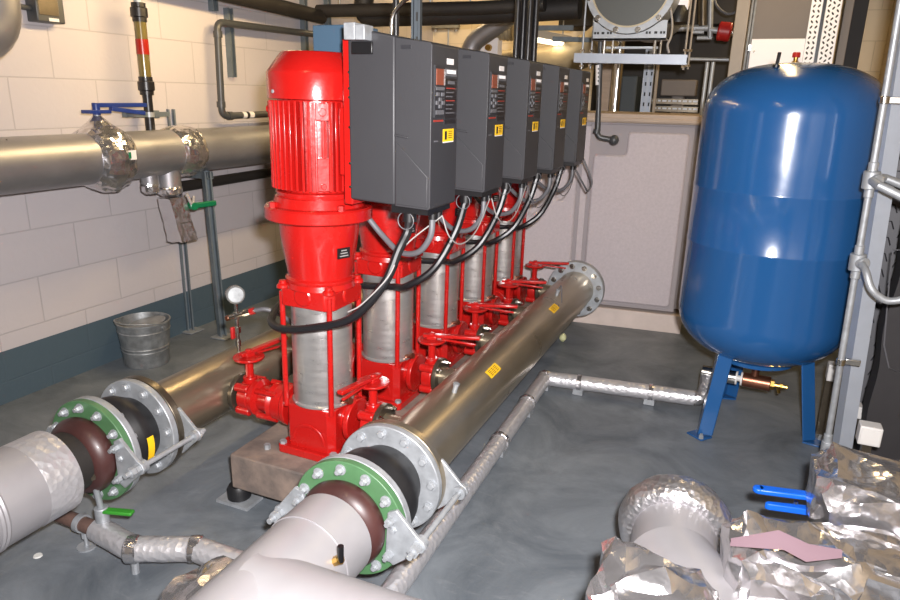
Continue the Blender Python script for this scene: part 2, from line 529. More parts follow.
def make_pump():
    t = thing('booster_pump', 'x', 'pump', (PX, PY, PB), 'row of red vertical booster pumps')
    z = lambda a: a - PB
    rsq(0.122, 0.012, 0.0, 0.03).build('foot_plate', 'red_paint', t, bevel=0.004)
    for sx in (-1, 1):
        for sy in (-1, 1):
            MB().lathe([(0.013, 0.03), (0.013, 0.04)], (sx * 0.105, sy * 0.105, 0), seg=6).build('foot_bolt', 'galv', t)
    b = rsq(0.1, 0.022, 0.028, z(0.392))
    # raised boss ring on the front face
    b.prism([(0.07 * cos(a), 0.07 * sin(a)) for a in [pi * k / 12 for k in range(13)]] + [(0.058 * cos(a), 0.058 * sin(a)) for a in [pi * (12 - k) / 12 for k in range(13)]],
            (0, -0.1, 0.055), (1, 0, 0), (0, 0, 1), (0, -0.004, 0))
    b.build('base_casting', 'red_paint', t, bevel=0.006)
    MB().lathe([(0.102, z(0.392)), (0.109, z(0.394)), (0.109, z(0.40)), (0.104, z(0.405)), (0.104, z(0.762))], seg=48).build('pump_sleeve', 'steel_brushed', t)
    for sx in (-1, 1):
        for sy in (-1, 1):
            MB().cyl((sx * 0.093, sy * 0.093, z(0.38)), (sx * 0.093, sy * 0.093, z(0.80)), 0.0095, seg=12).build('tie_rod', 'red_paint', t)
    h = rsq(0.108, 0.026, z(0.755), z(0.815))
    for sx in (-1, 1):
        for sy in (-1, 1):
            h.lathe([(0.022, z(0.81)), (0.02, z(0.824)), (0.013, z(0.826)), (0.013, z(0.838))], (sx * 0.09, sy * 0.09, 0), seg=14)
    for k in range(4):   # arched pads round the collar
        d = [V((0, -1, 0)), V((1, 0, 0)), V((0, 1, 0)), V((-1, 0, 0))][k]
        h.lathe([(0.036, 0), (0.028, 0.006)], d * 0.107 + V((0, 0, z(0.795))), d, 20)
    h.lathe([(0.118, z(0.812)), (0.112, z(0.84))], seg=40)
    h.build('head_casting', 'red_paint', t, bevel=0.005)
    MB().lathe([(0.113, z(0.832)), (0.117, z(0.838)), (0.117, z(0.846)), (0.108, z(0.852)), (0.112, z(0.88)), (0.122, z(0.94)), (0.129, z(0.99)), (0.133, z(1.05))],
               seg=48).build('motor_stool', 'red_paint', t)
    pl = MB().box((0.0, 0.0, 0), (0.05, 0.003, 0.034)).build('rating_plate', 'label_black', t)
    a = R(-20); pl.location = (0.128 * cos(a), 0.128 * sin(a), z(0.945)); pl.rotation_euler = (0, 0, a + pi / 2)
    tx = MB()
    for k in range(3): tx.box((0.0, -0.002, -0.009 + k * 0.009), (0.034 - 0.006 * k, 0.001, 0.003))
    tx.build('lettering', 'cable_white', pl)
    MB().lathe([(0.132, z(1.045)), (0.172, z(1.045)), (0.176, z(1.049)), (0.176, z(1.082)), (0.171, z(1.088)), (0.15, z(1.09)), (0.14, z(1.118)), (0.13, z(1.12))],
               seg=56).build('motor_flange', 'red_paint', t)
    for k in range(4):
        aa = pi / 4 + k * pi / 2 + 0.25
        MB().lathe([(0.013, z(1.088)), (0.013, z(1.104)), (0.009, z(1.106))], (0.158 * cos(aa), 0.158 * sin(aa), 0), seg=6).build('flange_bolt', 'red_paint', t)
    mo = MB().lathe([(0.13, z(1.11)), (0.137, z(1.135)), (0.122, z(1.14)), (0.122, z(1.425))], seg=48)
    nf = 44
    for k in range(nf):
        aa = 2 * pi * k / nf
        rr = MX.Rotation(aa, 3, 'Z')
        mo.box(rr @ V((0.133, 0, z(1.28))), (0.03, 0.008, 0.268), rr)
    for aa in (R(-50), R(-168), R(120)):   # raised lug pads
        rr = MX.Rotation(aa, 3, 'Z')
        mo.box(rr @ V((0.142, 0, z(1.385))), (0.032, 0.04, 0.05), rr)
        mo.box(rr @ V((0.142, 0, z(1.20))), (0.026, 0.036, 0.1), rr)
        mo.lathe([(0.012, 0), (0.012, 0.012)], rr @ V((0.156, 0, z(1.385))), rr @ V((1, 0, 0)), 12)
        mo.lathe([(0.009, 0), (0.009, 0.008)], rr @ V((0.155, 0, z(1.165))), rr @ V((1, 0, 0)), 12)
    mo.build('motor_body', 'red_paint', t, bevel=0.0015)
    MB().lathe([(0.146, z(1.418)), (0.151, z(1.42)), (0.151, z(1.495)), (0.148, z(1.502)), (0.106, z(1.556)), (0.1, z(1.559)), (0.0, z(1.559))],
               seg=56).build('fan_cover', 'red_paint', t)
    MB().lathe([(0.006, 0), (0.005, 0.004)], (-0.06, -0.1385, z(1.44)), (-0.4, -0.92, 0), 8).build('screw', 'galv', t)
    # bracket plate carrying the drive
    br = MB().box((0.177, 0.0, z(1.353)), (0.03, 0.206, 0.475))
    br.box((0.155, 0.0, z(1.30)), (0.04, 0.17, 0.2))
    bp = br.build('mounting_plate', 'red_paint', t, bevel=0.004)
    for k, zz in enumerate((1.50, 1.455, 1.43, 1.345, 1.24, 1.17)):
        MB().lathe([(0.0045, 0), (0.0035, 0.003)], (0.184, -0.102, z(zz)), (0, -1, 0), 8).build('rivet', 'bright_steel', bp)
    # flanged necks on the pump base
    for s in (-1, 1):
        fl = MB().cyl((s * 0.098, 0, z(0.335)), (s * 0.13, 0, z(0.335)), 0.05, seg=28)
        fl.cyl((s * 0.124, 0, z(0.335)), (s * 0.144, 0, z(0.335)), 0.078, seg=32)
        fl.build('pump_flange', 'red_paint', t, bevel=0.003)
    MB().lathe([(0.008, 0), (0.008, 0.03), (0.012, 0.03), (0.012, 0.04)], (0.1, -0.03, z(0.41)), (0.9, -0.2, 0.3), 10).build('vent_plug', 'copper', t)
    return t


plab = ['nearest red vertical pump, front of the row, its finned motor in full view',
        'second red pump from the front, its motor hidden behind the nearest grey drive box',
        'third red pump from the front, in the middle of the row of five',
        'fourth red pump from the front, next to last before the pale tank',
        'farthest red pump in the row, closest to the pale tank wall']
p0 = make_pump(); p0['label'] = plab[0]; p0.rotation_euler = (0, 0.008, 0)
for i in range(1, 5):
    dup(p0, (PX, PY + PS * i, PB), plab[i])

# ------------------------------------------------------------------ variable speed drives
DX0, DX1, DW, DZ0, DZ1 = -1.104, -0.835, 0.182, 1.125, 1.578


def make_drive():
    """origin at the lower near back corner; +x towards the fascia, +y along the row"""
    t = thing('variable_speed_drive', 'x', 'drive', (DX0, PY - 0.105, DZ0), 'grey drive boxes on the pump motors')
    D, H = DX1 - DX0, DZ1 - DZ0
    # side profile (x, z): higher at the back, slopes to the fascia
    rear = MB().prism([(0, 0.006), (0.153, 0.0), (0.153, H + 0.018), (0, H + 0.045)], (0, 0, 0), (1, 0, 0), (0, 0, 1), (0, DW, 0))
    rear.build('drive_body', 'drive_grey', t, bevel=0.006)
    fr = MB().prism([(0.155, -0.002), (D - 0.006, -0.006), (D, 0.0), (D, H - 0.006), (D - 0.006, H), (0.155, H + 0.014)], (0, -0.003, 0), (1, 0, 0), (0, 0, 1), (0, DW + 0.004, 0))
    # ledge and rib on the near side of the cover
    fr.prism([(0.156, 0.20), (0.20, 0.194), (0.20, 0.2), (0.156, 0.207)], (0, -0.008, 0), (1, 0, 0), (0, 0, 1), (0, 0.006, 0))
    fr.prism([(0.158, 0.185), (D - 0.008, 0.09), (D - 0.008, 0.0), (0.158, 0.004)], (0, -0.0052, 0), (1, 0, 0), (0, 0, 1), (0, 0.004, 0))
    fr.build('front_cover', 'drive_grey', t, bevel=0.003)
    MB().box((0.19, -0.005, H - 0.012), (0.028, 0.006, 0.01)).build('latch', 'drive_dark', t)
    # fascia details, u = across (0 near .. 1 far), z down from the top
    def fp(u0, u1, z0, z1, name, mt, dep=0.002, par=t, lift=0.0):
        return MB().box((D + dep / 2 + lift, DW * (u0 + u1) / 2, H - (z0 + z1) / 2), (dep, DW * (u1 - u0), z1 - z0)).build(name, mt, par)
    kp = fp(0.07, 0.43, 0.058, 0.198, 'keypad', 'drive_dark', 0.004)
    fp(0.1, 0.4, 0.067, 0.110, 'display', 'display', 0.002, kp, 0.004)
    fp(0.36, 0.41, 0.067, 0.110, 'display_bezel', 'sticker_white', 0.0015, kp, 0.0045)
    fp(0.1, 0.4, 0.115, 0.124, 'keypad_legend', 'cable_grey', 0.0015, kp, 0.004)
    for k, (a, b) in enumerate(((0.16, 0.135), (0.34, 0.135), (0.25, 0.149), (0.14, 0.158), (0.36, 0.158), (0.25, 0.168))):
        fp(a - 0.045, a + 0.045, b - 0.005, b + 0.005, 'key', 'cable_grey', 0.003, kp, 0.004)
    fp(0.1, 0.4, 0.178, 0.19, 'keypad_legend', 'cable_grey', 0.0015, kp, 0.004)
    fp(0.07, 0.43, 0.205, 0.21, 'red_strip', 'label_red', 0.001)
    fp(0.54, 0.80, 0.036, 0.052, 'sticker', 'sticker_white', 0.001)
    lg = fp(0.5, 0.93, 0.064, 0.084, 'logo_strip', 'cable_grey', 0.0015)
    for k in range(7):
        fp(0.53 + k * 0.052, 0.565 + k * 0.052, 0.067, 0.077, 'letter', 'sticker_white', 0.001, lg, 0.0015)
    lb = fp(0.47, 0.92, 0.09, 0.202, 'text_panel', 'label_black', 0.0015)
    fp(0.58, 0.84, 0.097, 0.106, 'panel_heading', 'cable_grey', 0.001, lb, 0.0015)
    for k in range(7):
        fp(0.52, 0.86 - 0.05 * (k % 3), 0.116 + k * 0.0115, 0.119 + k * 0.0115, 'text_line', 'label_red' if k in (0, 3) else 'cable_grey', 0.001, lb, 0.0015)
    fp(0.47, 0.92, 0.205, 0.217, 'text_panel', 'label_black', 0.0015)
    st = fp(0.44, 0.86, 0.232, 0.268, 'warning_sticker', 'sticker_yellow', 0.001)
    fp(0.5, 0.58, 0.238, 0.262, 'symbol', 'ink', 0.0006, st, 0.001)
    fp(0.44, 0.86, 0.268, 0.271, 'sticker_edge', 'sticker_white', 0.0008, st)
    for k in range(4):
        fp(0.64, 0.8, 0.238 + k * 0.006, 0.2405 + k * 0.006, 'text_line', 'ink_brown', 0.0006, st, 0.001)
    fp(0.1, 0.25, 0.262, 0.266, 'small_mark', 'cable_grey', 0.001)
    # glands under the front edge
    MB().box((D - 0.072, DW / 2, -0.012), (0.12, DW * 0.9, 0.022)).build('gland_plate', 'black_plastic', t)
    for xx, yy, rr in ((0.085, 0.035, 0.022), (0.04, 0.105, 0.014), (0.04, 0.15, 0.011)):
        MB().cyl((D - xx, yy, -0.02), (D - xx, yy, -0.05), rr, seg=16).build('cable_gland', 'black_plastic', t)
    # loop of bare wire on the first gland
    MB().tube([(D - 0.085 + 0.026 * cos(a), 0.035 - 0.024, -0.045 + 0.026 * sin(a)) for a in [2 * pi * k / 20 for k in range(21)]], 0.0015, 6).build('gland_ring', 'cable_grey', t)
    MB().box((0.05, -0.003, H - 0.014), (0.07, 0.008, 0.034)).build('lifting_slot', 'black_plastic', t, bevel=0.003)
    return t


dlab = ['nearest dark grey drive box, its big blank side facing the camera beside the red motor',
        'second grey drive box from the front of the row',
        'third grey drive box from the front, in the middle of the row of five',
        'fourth grey drive box from the front of the row',
        'farthest grey drive box in the row, its edge against the pale tank']
d0 = make_drive(); d0['label'] = dlab[0]
DS = 0.447
dpos = [(DX0, PY - 0.105 + DS * i, DZ0) for i in range(5)]
for i in range(1, 5):
    dup(d0, dpos[i], dlab[i])
bb_ = MB().box((0.03, -0.014, DZ1 - DZ0 + 0.028), (0.036, 0.05, 0.045))
bb_.box((0.064, -0.014, DZ1 - DZ0 + 0.025), (0.030, 0.05, 0.04))
bb_.build('terminal_box', 'galv', d0, bevel=0.002)

bb = MB().box((-1.29, 2.02, 1.55), (0.16, 0.012, 0.2))
bb.box((-1.29, 2.09, 1.6), (0.16, 0.15, 0.1))
tag(bb.build('connection_box', 'bluegrey', bevel=0.003), 'blue grey steel box standing behind the fan cover of the nearest red motor', 'box')

# ------------------------------------------------------------------ butterfly valves
def make_valve(label, loc, side, ang, lever_len=0.15):
    """wafer body centred on loc (flange axis along x); lever points at ang"""
    t = thing('butterfly_valve', label, 'valve', loc, 'red butterfly valves on the pump branches')
    b = MB().cyl((-0.022, 0, 0), (0.022, 0, 0), 0.062, seg=32)
    for k in range(4):
        a = pi / 4 + k * pi / 2
        b.lathe([(0.017, -0.03), (0.017, 0.03)], (0, 0.064 * cos(a), 0.064 * sin(a)), (1, 0, 0), 12)
    b.cyl((0, 0, 0.05), (0, 0, 0.078), 0.026, seg=18)
    b.build('valve_body', 'red_paint', t, bevel=0.004)
    MB().cyl((0, 0, 0.07), (0, 0, 0.148), 0.0155, seg=18).build('stem', 'red_paint', t)
    q = MB().lathe([(0.028, 0.14), (0.056, 0.148), (0.058, 0.152), (0.058, 0.158), (0.02, 0.16)], seg=24)
    q.build('quadrant_plate', 'red_paint', t, bevel=0.002)
    lv = MB()
    d = V((cos(ang), sin(ang), 0)); n = V((-sin(ang), cos(ang), 0))
    rot = MX((d, n, V((0, 0, 1)))).transposed()
    L = lever_len
    tilt = MX.Rotation(-0.05, 3, 'Y')
    lv.box(rot @ V((L / 2 - 0.012, 0, 0.176)), (L + 0.05, 0.024, 0.014), rot @ tilt)
    lv.box(rot @ V((0, 0, 0.165)), (0.04, 0.03, 0.016), rot)
    lv.cyl(rot @ V((0, 0, 0.15)), rot @ V((0, 0, 0.185)), 0.012, seg=12)
    lev = lv.build('lever', 'red_paint', t, bevel=0.003)
    l2 = MB().box(rot @ V((L / 2 + 0.02, 0, 0.156)), (L * 0.75, 0.012, 0.008), rot @ MX.Rotation(0.06, 3, 'Y'))
    l2.build('trigger', 'red_paint', lev, bevel=0.002)
    return t


vl = ['red butterfly valve on the right of the nearest pump, lever swung towards the camera',
      'red butterfly valve right of the second pump, lever over the steel manifold',
      'red butterfly valve right of the third pump, its lever over the steel manifold',
      'red butterfly valve right of the fourth pump, its lever over the steel manifold',
      'red butterfly valve right of the farthest pump, lever in front of the pale tank']
for i in range(5):
    make_valve(vl[i], (PX + 0.205, PY + PS * i, 0.335), 1, R(-97) if i == 0 else R(10), 0.165 if i == 0 else 0.185)
# non return valves + butterfly valves on the suction side
for i in range(3):
    y = PY + PS * i
    t = thing('check_valve', 'lumpy red cast check valve joined to the left flange of the ' + ['nearest pump', 'second pump', 'middle pump'][i], 'valve', (PX - 0.215, y, 0.335), 'red check valves on the suction side')
    b = MB().lathe([(0.07, -0.078), (0.07, -0.06), (0.05, -0.05), (0.05, -0.03), (0.055, -0.005), (0.068, 0.004), (0.06, 0.02), (0.05, 0.028), (0.072, 0.03), (0.072, 0.068)], (0, 0, 0), (1, 0, 0), 32)
    b.build('valve_body', 'red_paint', t)
    for k in range(4):
        a = pi / 4 + k * pi / 2
        MB().lathe([(0.011, -0.045), (0.011, 0.045)], (0, 0.068 * cos(a), 0.068 * sin(a)), (1, 0, 0), 8).build('stud', 'red_paint', t)
    make_valve(['red butterfly valve left of the nearest pump, with flat quadrant plate and raised lever',
                'red butterfly valve on the left of the second pump, behind the nearest pump',
                'red butterfly valve on the left of the middle pump, hidden behind the row',
                'red butterfly valve on the left of the fourth pump, hidden behind the row',
                'red butterfly valve on the left of the farthest pump, hidden behind the row'][i], (PX - 0.325, y, 0.335), -1, R(78), 0.17)

# ------------------------------------------------------------------ manifolds
MXR, MXL, MZ, MR = -0.87, -1.79, 0.338, 0.1105


def manifold(name, label, x, y0, y1, side):
    t = thing(name, label, 'pipe', (x, (y0 + y1) / 2, MZ))
    yc = (y0 + y1) / 2
    MB().cyl((0, y0 - yc, 0), (0, y1 - yc, 0), MR, seg=64).build('pipe', 'stainless', t)
    MB().ring((0, y1 - yc - 0.012, 0), (0, 1, 0), 0.0, 0.17, 0.052, 56).build('blind_flange', 'galv', t, bevel=0.003)
    bolts(t, (0, y1 - yc - 0.012, 0), (0, -1, 0), 0.143, 12, 'bright_steel', 0.2, 0.012, 0.012)
    MB().ring((0, y0 - yc, 0), (0, 1, 0), 0.1, 0.17, 0.028, 56).build('end_flange', 'dark_steel' if side < 0 else 'stainless', t, bevel=0.002)
    for i in range(5):
        yy = PY + PS * i - yc
        xs = side * -1
        st = MB().cyl((xs * 0.09, yy, 0), (xs * (abs(PX - x) - (0.24 if side > 0 else 0.36)), yy, 0), 0.042, seg=28)
        s = st.build('branch_stub', 'stainless', t)
        xf = xs * (abs(PX - x) - (0.254 if side > 0 else 0.374))
        MB().cyl((xf, yy, 0), (xf + xs * 0.018, yy, 0), 0.076, seg=36).build('branch_flange', 'dark_steel', s, bevel=0.002)
        for k in range(4):
            a = pi / 4 + k * pi / 2
            MB().lathe([(0.0105, 0), (0.0105, 0.009), (0.006, 0.011), (0.006, 0.018)], (xf, yy + 0.064 * cos(a), 0.064 * sin(a)), (-xs, 0, 0), 8).build('branch_bolt', 'bright_steel', s)
    return t, yc


mr, yc = manifold('discharge_manifold', 'long brushed steel pipe header with blind end flange, right of the pumps', MXR, 1.622, 3.97, 1)
for py_, nm in ((2.04, 0), (3.41, 1)):
    a = R(77)
    c = V((MR * cos(a), py_ - yc, MR * sin(a))); d = V((cos(a), 0, sin(a)))
    nn = MB().cyl(c - d * 0.008, c + d * 0.03, 0.009, seg=14); nn.cyl(c + d * 0.028, c + d * 0.036, 0.012, seg=6)
    n_ = nn.build('sensor_nipple', 'galv', mr)
    if nm:
        MB().tube(catmull([c + d * 0.03, c + d * 0.06 + V((0.01, -0.01, 0)), c + d * 0.02 + V((0.035, -0.05, -0.005)), c + V((0.05, -0.08, -0.012))], 6), 0.003, 6).build('sensor_wire', 'cable_grey', n_)
for y, a in ((2.33, R(54)), (3.23, R(56))):
    s = MB()
    da = 0.16
    n = 5
    for k in range(n):
        a0 = a - da + 2 * da * k / n; a1 = a - da + 2 * da * (k + 1) / n
        rr = MR + 0.0008
        s.add([(rr * cos(a0), y - 0.055 - yc, rr * sin(a0)), (rr * cos(a0), y + 0.055 - yc, rr * sin(a0)), (rr * cos(a1), y + 0.055 - yc, rr * sin(a1)), (rr * cos(a1), y - 0.055 - yc, rr * sin(a1))], [(0, 1, 2, 3)])
    so = s.build('sticker', 'sticker_yellow', mr, merge=True)
    s = MB()
    for k in range(4):
        aa = a - 0.09 + k * 0.06; rr = MR + 0.0014
        for yy in (-0.035, -0.008, 0.02):
            s.box((rr * cos(aa), y + yy + 0.008 - yc, rr * sin(aa)), (0.001, 0.02, 0.003), MX.Rotation(-aa, 3, 'Y'))
    s.build('lettering', 'ink_brown', so)

ml, ycl = manifold('suction_manifold', 'brushed steel suction header running along the floor left of the pumps', MXL, 1.535, 3.9, -1)


# ------------------------------------------------------------------ flexible bellows + clad inlet pipes
def bellows(label, x, y0, y1, lab_band, ear_a):
    t = thing('expansion_joint', label, 'pipe joint', (x, (y0 + y1) / 2, MZ))
    L = y1 - y0; h = L / 2
    prof = [(0.105, -h + 0.02), (0.118, -h + 0.022), (0.124, -h * 0.6), (0.146, -h * 0.2), (0.15, 0), (0.146, h * 0.2), (0.124, h * 0.6), (0.118, h - 0.022), (0.105, h - 0.02)]
    MB().lathe([(r * 0.93, q) for r, q in prof], (0, 0, 0), (0, 1, 0), 48).build('rubber_bellows', 'rubber', t)
    for s in (-1, 1):
        f = MB().ring((0, s * h - (0.024 if s > 0 else 0), 0), (0, 1, 0), 0.104, 0.17, 0.024, 56).build('joint_flange', 'galv', t, bevel=0.003)
    bolts(t, (0, h - 0.024, 0), (0, -1, 0), 0.147, 12, 'galv', 0.12, 0.0125, 0.013)
    bolts(t, (0, -h + 0.024, 0), (0, 1, 0), 0.147, 12, 'galv', 0.12, 0.0125, 0.013)
    if lab_band is not None:
        s = MB(); n = 6
        for k in range(n):
            a0 = lab_band - 0.35 + 0.7 * k / n; a1 = lab_band - 0.35 + 0.7 * (k + 1) / n; rr = 0.1402
            s.add([(rr * cos(q), yy, rr * sin(q)) for q, yy in ((a0, -0.012), (a0, 0.014), (a1, 0.014), (a1, -0.012))], [(0, 1, 2, 3)])
        s.build('label', 'sticker_yellow', t, merge=True)
    # tie bars with triangular ears on the outer flange faces
    for a in ear_a:
        d = V((cos(a), 0, sin(a))); n = V((-sin(a), 0, cos(a)))
        for s in (-1, 1):
            yy = s * (h + 0.03)
            e = MB().prism([(0.125, 0.07), (0.15, 0.085), (0.215, 0.024), (0.232, 0.016), (0.24, 0), (0.232, -0.016), (0.215, -0.024), (0.15, -0.085), (0.125, -0.07)], (0, yy - 0.006 if s > 0 else yy - 0.006, 0), d, n, (0, 0.012, 0))
            ear = e.build('ear_plate', 'galv', t, bevel=0.002)
            if s < 0:
                for q in (-0.27, 0.27):
                    p = V((0.147 * cos(a + q * 1.35), yy, 0.147 * sin(a + q * 1.35)))
                    MB().lathe([(0.0125, 0.006), (0.0125, 0.022), (0.007, 0.022), (0.007, 0.034)], p, (0, -1, 0), 6).build('bolt', 'galv', ear)
        rod = MB().cyl(d * 0.217 + V((0, -h - 0.085, 0)), d * 0.217 + V((0, h + 0.065, 0)), 0.0085, seg=14)
        for yy in (-h - 0.066, -h - 0.05, h + 0.036):
            rod.cyl(d * 0.217 + V((0, yy, 0)), d * 0.217 + V((0, yy + 0.014, 0)), 0.016, seg=6)
        rod.cyl(d * 0.217 + V((0, -h - 0.024, 0)), d * 0.217 + V((0, -h - 0.01, 0)), 0.02, seg=16)
        rod.cyl(d * 0.217 + V((0, h + 0.01, 0)), d * 0.217 + V((0, h + 0.024, 0)), 0.02, seg=16)
        rod.build('tie_bar', 'galv', t)
    return t


bellows('black rubber expansion joint with galvanised tie bars at the near end of right manifold', MXR, 1.395, 1.62, None, (R(-3), R(189)))
bellows('black rubber expansion joint with a yellow label, at the near end of the left manifold', MXL, 1.355, 1.533, R(-8), (R(0), R(190)))


def green_flange(label, x, y, hub_len, clad_y, name='flanged_pipe_end'):
    t = thing(name, label, 'flange', (x, y, MZ))
    MB().ring((0, 0, 0), (0, 1, 0), 0.1, 0.17, 0.022, 56).build('flange', 'green_paint', t, bevel=0.002)
    MB().lathe([(0.11, 0.004), (0.118, -0.004), (0.125, -0.018), (0.125, -0.034), (0.118, -0.05), (0.106, -0.062), (0.098, -0.066), (0.09, -0.067)], (0, 0, 0), (0, 1, 0), 48).build('hub', 'oxide_pipe', t)
    MB().lathe([(0.096, -0.06), (0.096, -hub_len)], (0, 0, 0), (0, 1, 0), 48).build('pipe_neck', 'black_insul', t)
    bolts(t, (0, 0, 0), (0, -1, 0), 0.147, 12, 'galv', 0.12, 0.0115, 0.016, 0.006)
    return t


green_flange('green painted flange with twelve bolts and brown pipe neck, joined to right expansion joint', MXR, 1.372, 0.15, 0)
green_flange('green painted flange with reddish brown pipe neck, joined to left expansion joint', MXL, 1.332, 0.28, 0)

# clad pipe feeding the left header
t = thing('clad_pipe', 'silver metal clad insulated pipe end with two bright seams at the left edge', 'pipe', (MXL, 0.6, MZ))
o = MB().lathe([(0.128, -1.6), (0.128, 0.60), (0.122, 0.605), (0.097, 0.605)], (0, 0, 0), (0, 1, 0), 56).build('cladding', 'clad_matte', t)
for q in (0.36, 0.22):
    MB().lathe([(0.1282, q), (0.1315, q + 0.006), (0.1282, q + 0.012), (0.1315, q + 0.018), (0.1282, q + 0.024)], (0, 0, 0), (0, 1, 0), 56).build('swaged_seam', 'clad_matte', o)
MB().lathe([(0.1283, 0.50), (0.1294, 0.505), (0.1294, 0.602), (0.122, 0.606)], (0, 0, 0), (0, 1, 0), 56).build('end_band', 'foil_lag', t)

# clad main and branch of the right header
t = thing('clad_pipe', 'pale metal clad pipe tee in the bottom centre foreground with branch to the right', 'pipe', (MXR, 0.6, MZ))
MB().lathe([(0.118, -1.4), (0.118, 0.695), (0.113, 0.70), (0.1, 0.70)], (0, 0, 0), (0, 1, 0), 56).build('cladding', 'clad_matte', t)
b = MB().cyl((-0.02, 0.40, 0.0), (0.95, 0.40, 0.0), 0.121, seg=56).build('branch_cladding', 'clad_matte', t)
MB().lathe([(0.1205, 0), (0.1205, 0.012)], (0, 0.58, 0), (0, 1, 0), 56).build('seam', 'clad_matte', t)
th = MB().cyl((0.10, 0.55, 0.05), (0.122, 0.545, 0.068), 0.012, seg=8)
th = th.build('thermometer_pocket', 'brass', t)
MB().cyl((0.122, 0.545, 0.062), (0.124, 0.544, 0.105), 0.0075, seg=12).build('black_cap', 'black_plastic', th)

# ------------------------------------------------------------------ cables under the drives
def cable(name, label, pts, r, mt, group, k=8):
    o = MB().tube(catmull(pts, k), r, 10).build(name, mt)
    return tag(o, label, 'cable', group)


gx = DX1 - 0.04
for i in range(5):
    dy = dpos[i][1]
    py = PY + PS * i
    w = 'nearest' if i == 0 else ordn[i]
    zz = DZ0 - 0.045
    dp = V((0, dy - dpos[0][1], 0))
    if i == 0:
        pts = [V((gx - 0.045, dy + 0.035, zz)), V((gx - 0.05, dy + 0.032, zz - 0.04)), at(399, 250, Y=1.80), at(384, 284, Y=1.76), at(352, 318, Y=1.735), at(312, 328, Y=1.735), at(283, 329, Y=1.75), at(271.5, 322, Y=1.80), at(275, 311, Y=1.89), at(282, 303, Y=1.98)]
    else:
        s = V((0, (PY + PS * i) - PY, 0))
        pts = [V((gx - 0.045, dy + 0.035, zz)), V((-0.945, dy + 0.01, 0.97)), V((-1.0, dy - 0.05, 0.84)), V((-1.1, dy - 0.07, 0.765)), V((-1.2, py - 0.13, 0.73)), V((-1.34, py - 0.135, 0.72)), V((-1.44, py - 0.08, 0.72))]
    cable('power_cable', 'thick black power cable looping down from the ' + w + ' grey drive box', pts, 0.0135, 'cable_black', 'black cables below the drives')
    pts = [V((gx, dy + 0.105, zz)), V((gx - 0.005, dy + 0.10, 1.02)), V((gx - 0.05, dy + 0.11, 0.965)), V((gx - 0.13, dy + 0.14, 0.95)), V((gx - 0.21, dy + 0.17, 0.99)), V((gx - 0.27, dy + 0.17, 1.05))]
    cable('control_cable', 'grey control cable hanging in a sag behind the black cable of the ' + w + ' drive box', pts, 0.0095, 'cable_grey', 'grey cables below the drives')
    if i < 4:
        ny = dpos[i + 1][1]
        pts = [V((gx + 0.012, dy + 0.15, zz)), V((gx + 0.025, dy + 0.18, 1.01)), V((gx + 0.03, dy + 0.27, 0.97)), V((gx + 0.025, ny - 0.03, 0.99)), V((gx + 0.012, ny + 0.13, zz))]
        cable('sensor_wire', 'thin pale wire draped from the ' + w + ' drive box to the next one behind', pts, 0.0022, 'cable_white' if i < 2 else 'cable_grey', 'thin wires below the drives')
    else:
        pts = [V((gx, dy + 0.15, zz)), V((gx + 0.05, dy + 0.2, 0.98)), V((gx + 0.06, dy + 0.25, 0.95)), V((gx + 0.07, dy + 0.29, 1.0)), V((gx + 0.01, dy + 0.30, 1.12))]
        cable('sensor_wire', 'thin grey wire loop hanging beside the farthest drive box against the tank', pts, 0.005, 'cable_grey', 'thin wires below the drives')
pts = [V((gx + 0.012, dpos[0][1] + 0.15, zz)), at(405, 246, Y=1.83), at(388, 277, Y=1.745), at(362, 304, Y=1.715), at(348, 312, Y=1.71)]
cable('sensor_wire', 'thin pale wire running down alongside the black cable of the nearest drive', pts, 0.0022, 'cable_white', 'thin wires below the drives')

# ------------------------------------------------------------------ pressure gauge on the left header
gp = at(239, 352, X=-1.77)
t = thing('pressure_gauge', 'small grey dial gauge on a valve stem standing on the left steel header', 'gauge', (gp.x, gp.y, MZ + MR))
zb = lambda p: p - (MZ + MR)
gd = at(236, 297, Y=gp.y)
st = MB().cyl((0, 0, -0.002), (0, 0, 0.2), 0.007, seg=12)
st.cyl((0, 0, 0.02), (0, 0, 0.045), 0.011, seg=12); st.cyl((0, 0, 0.075), (0, 0, 0.1), 0.013, seg=6); st.cyl((0, 0, 0.135), (0, 0, 0.16), 0.012, seg=6)
st.build('stem', 'bright_steel', t)
dv = V((0.75, -0.62, 0.15)).normalized()
dc = V((0, 0, 0.232))
case = MB().lathe([(0.012, -0.022), (0.034, -0.02), (0.036, -0.015), (0.036, 0.015), (0.032, 0.018)], dc, dv, 28).build('dial_case', 'glass_dial', t)
MB().lathe([(0.029, 0.0182), (0.029, 0.0192)], dc, dv, 28).build('dial_face', 'galv_dark', case)
MB().box((-0.02, -0.005, 0.072), (0.012, 0.02, 0.05)).build('red_handle', 'red_knob', t, bevel=0.004)
cr = MB().cyl((-0.03, -0.01, 0.135), (0.075, 0.02, 0.172), 0.009, seg=12); cr.cyl((0.03, 0.008, 0.156), (0.055, 0.015, 0.165), 0.013, seg=8)
cr.build('cross_arm', 'bright_steel', t)
MB().cyl((0.055, 0.015, 0.165), (0.072, 0.02, 0.171), 0.0135, seg=10).build('red_collar', 'red_knob', t)
MB().cyl((-0.04, -0.013, 0.131), (-0.028, -0.01, 0.136), 0.011, seg=8).build('plug', 'copper', t)
h0 = gp + V((0.07, 0.02, 0.171))
h0.z = MZ + MR + 0.171
tag(MB().tube(catmull([h0, h0 + V((0.05, 0.02, 0.006)), h0 + V((0.1, 0.06, -0.03)), h0 + V((0.13, 0.12, -0.1)), h0 + V((0.16, 0.18, -0.12))], 8), 0.009, 10).build('flexible_hose', 'cable_grey'),
    'short grey hose curving from the gauge fitting towards the nearest pump', 'hose')

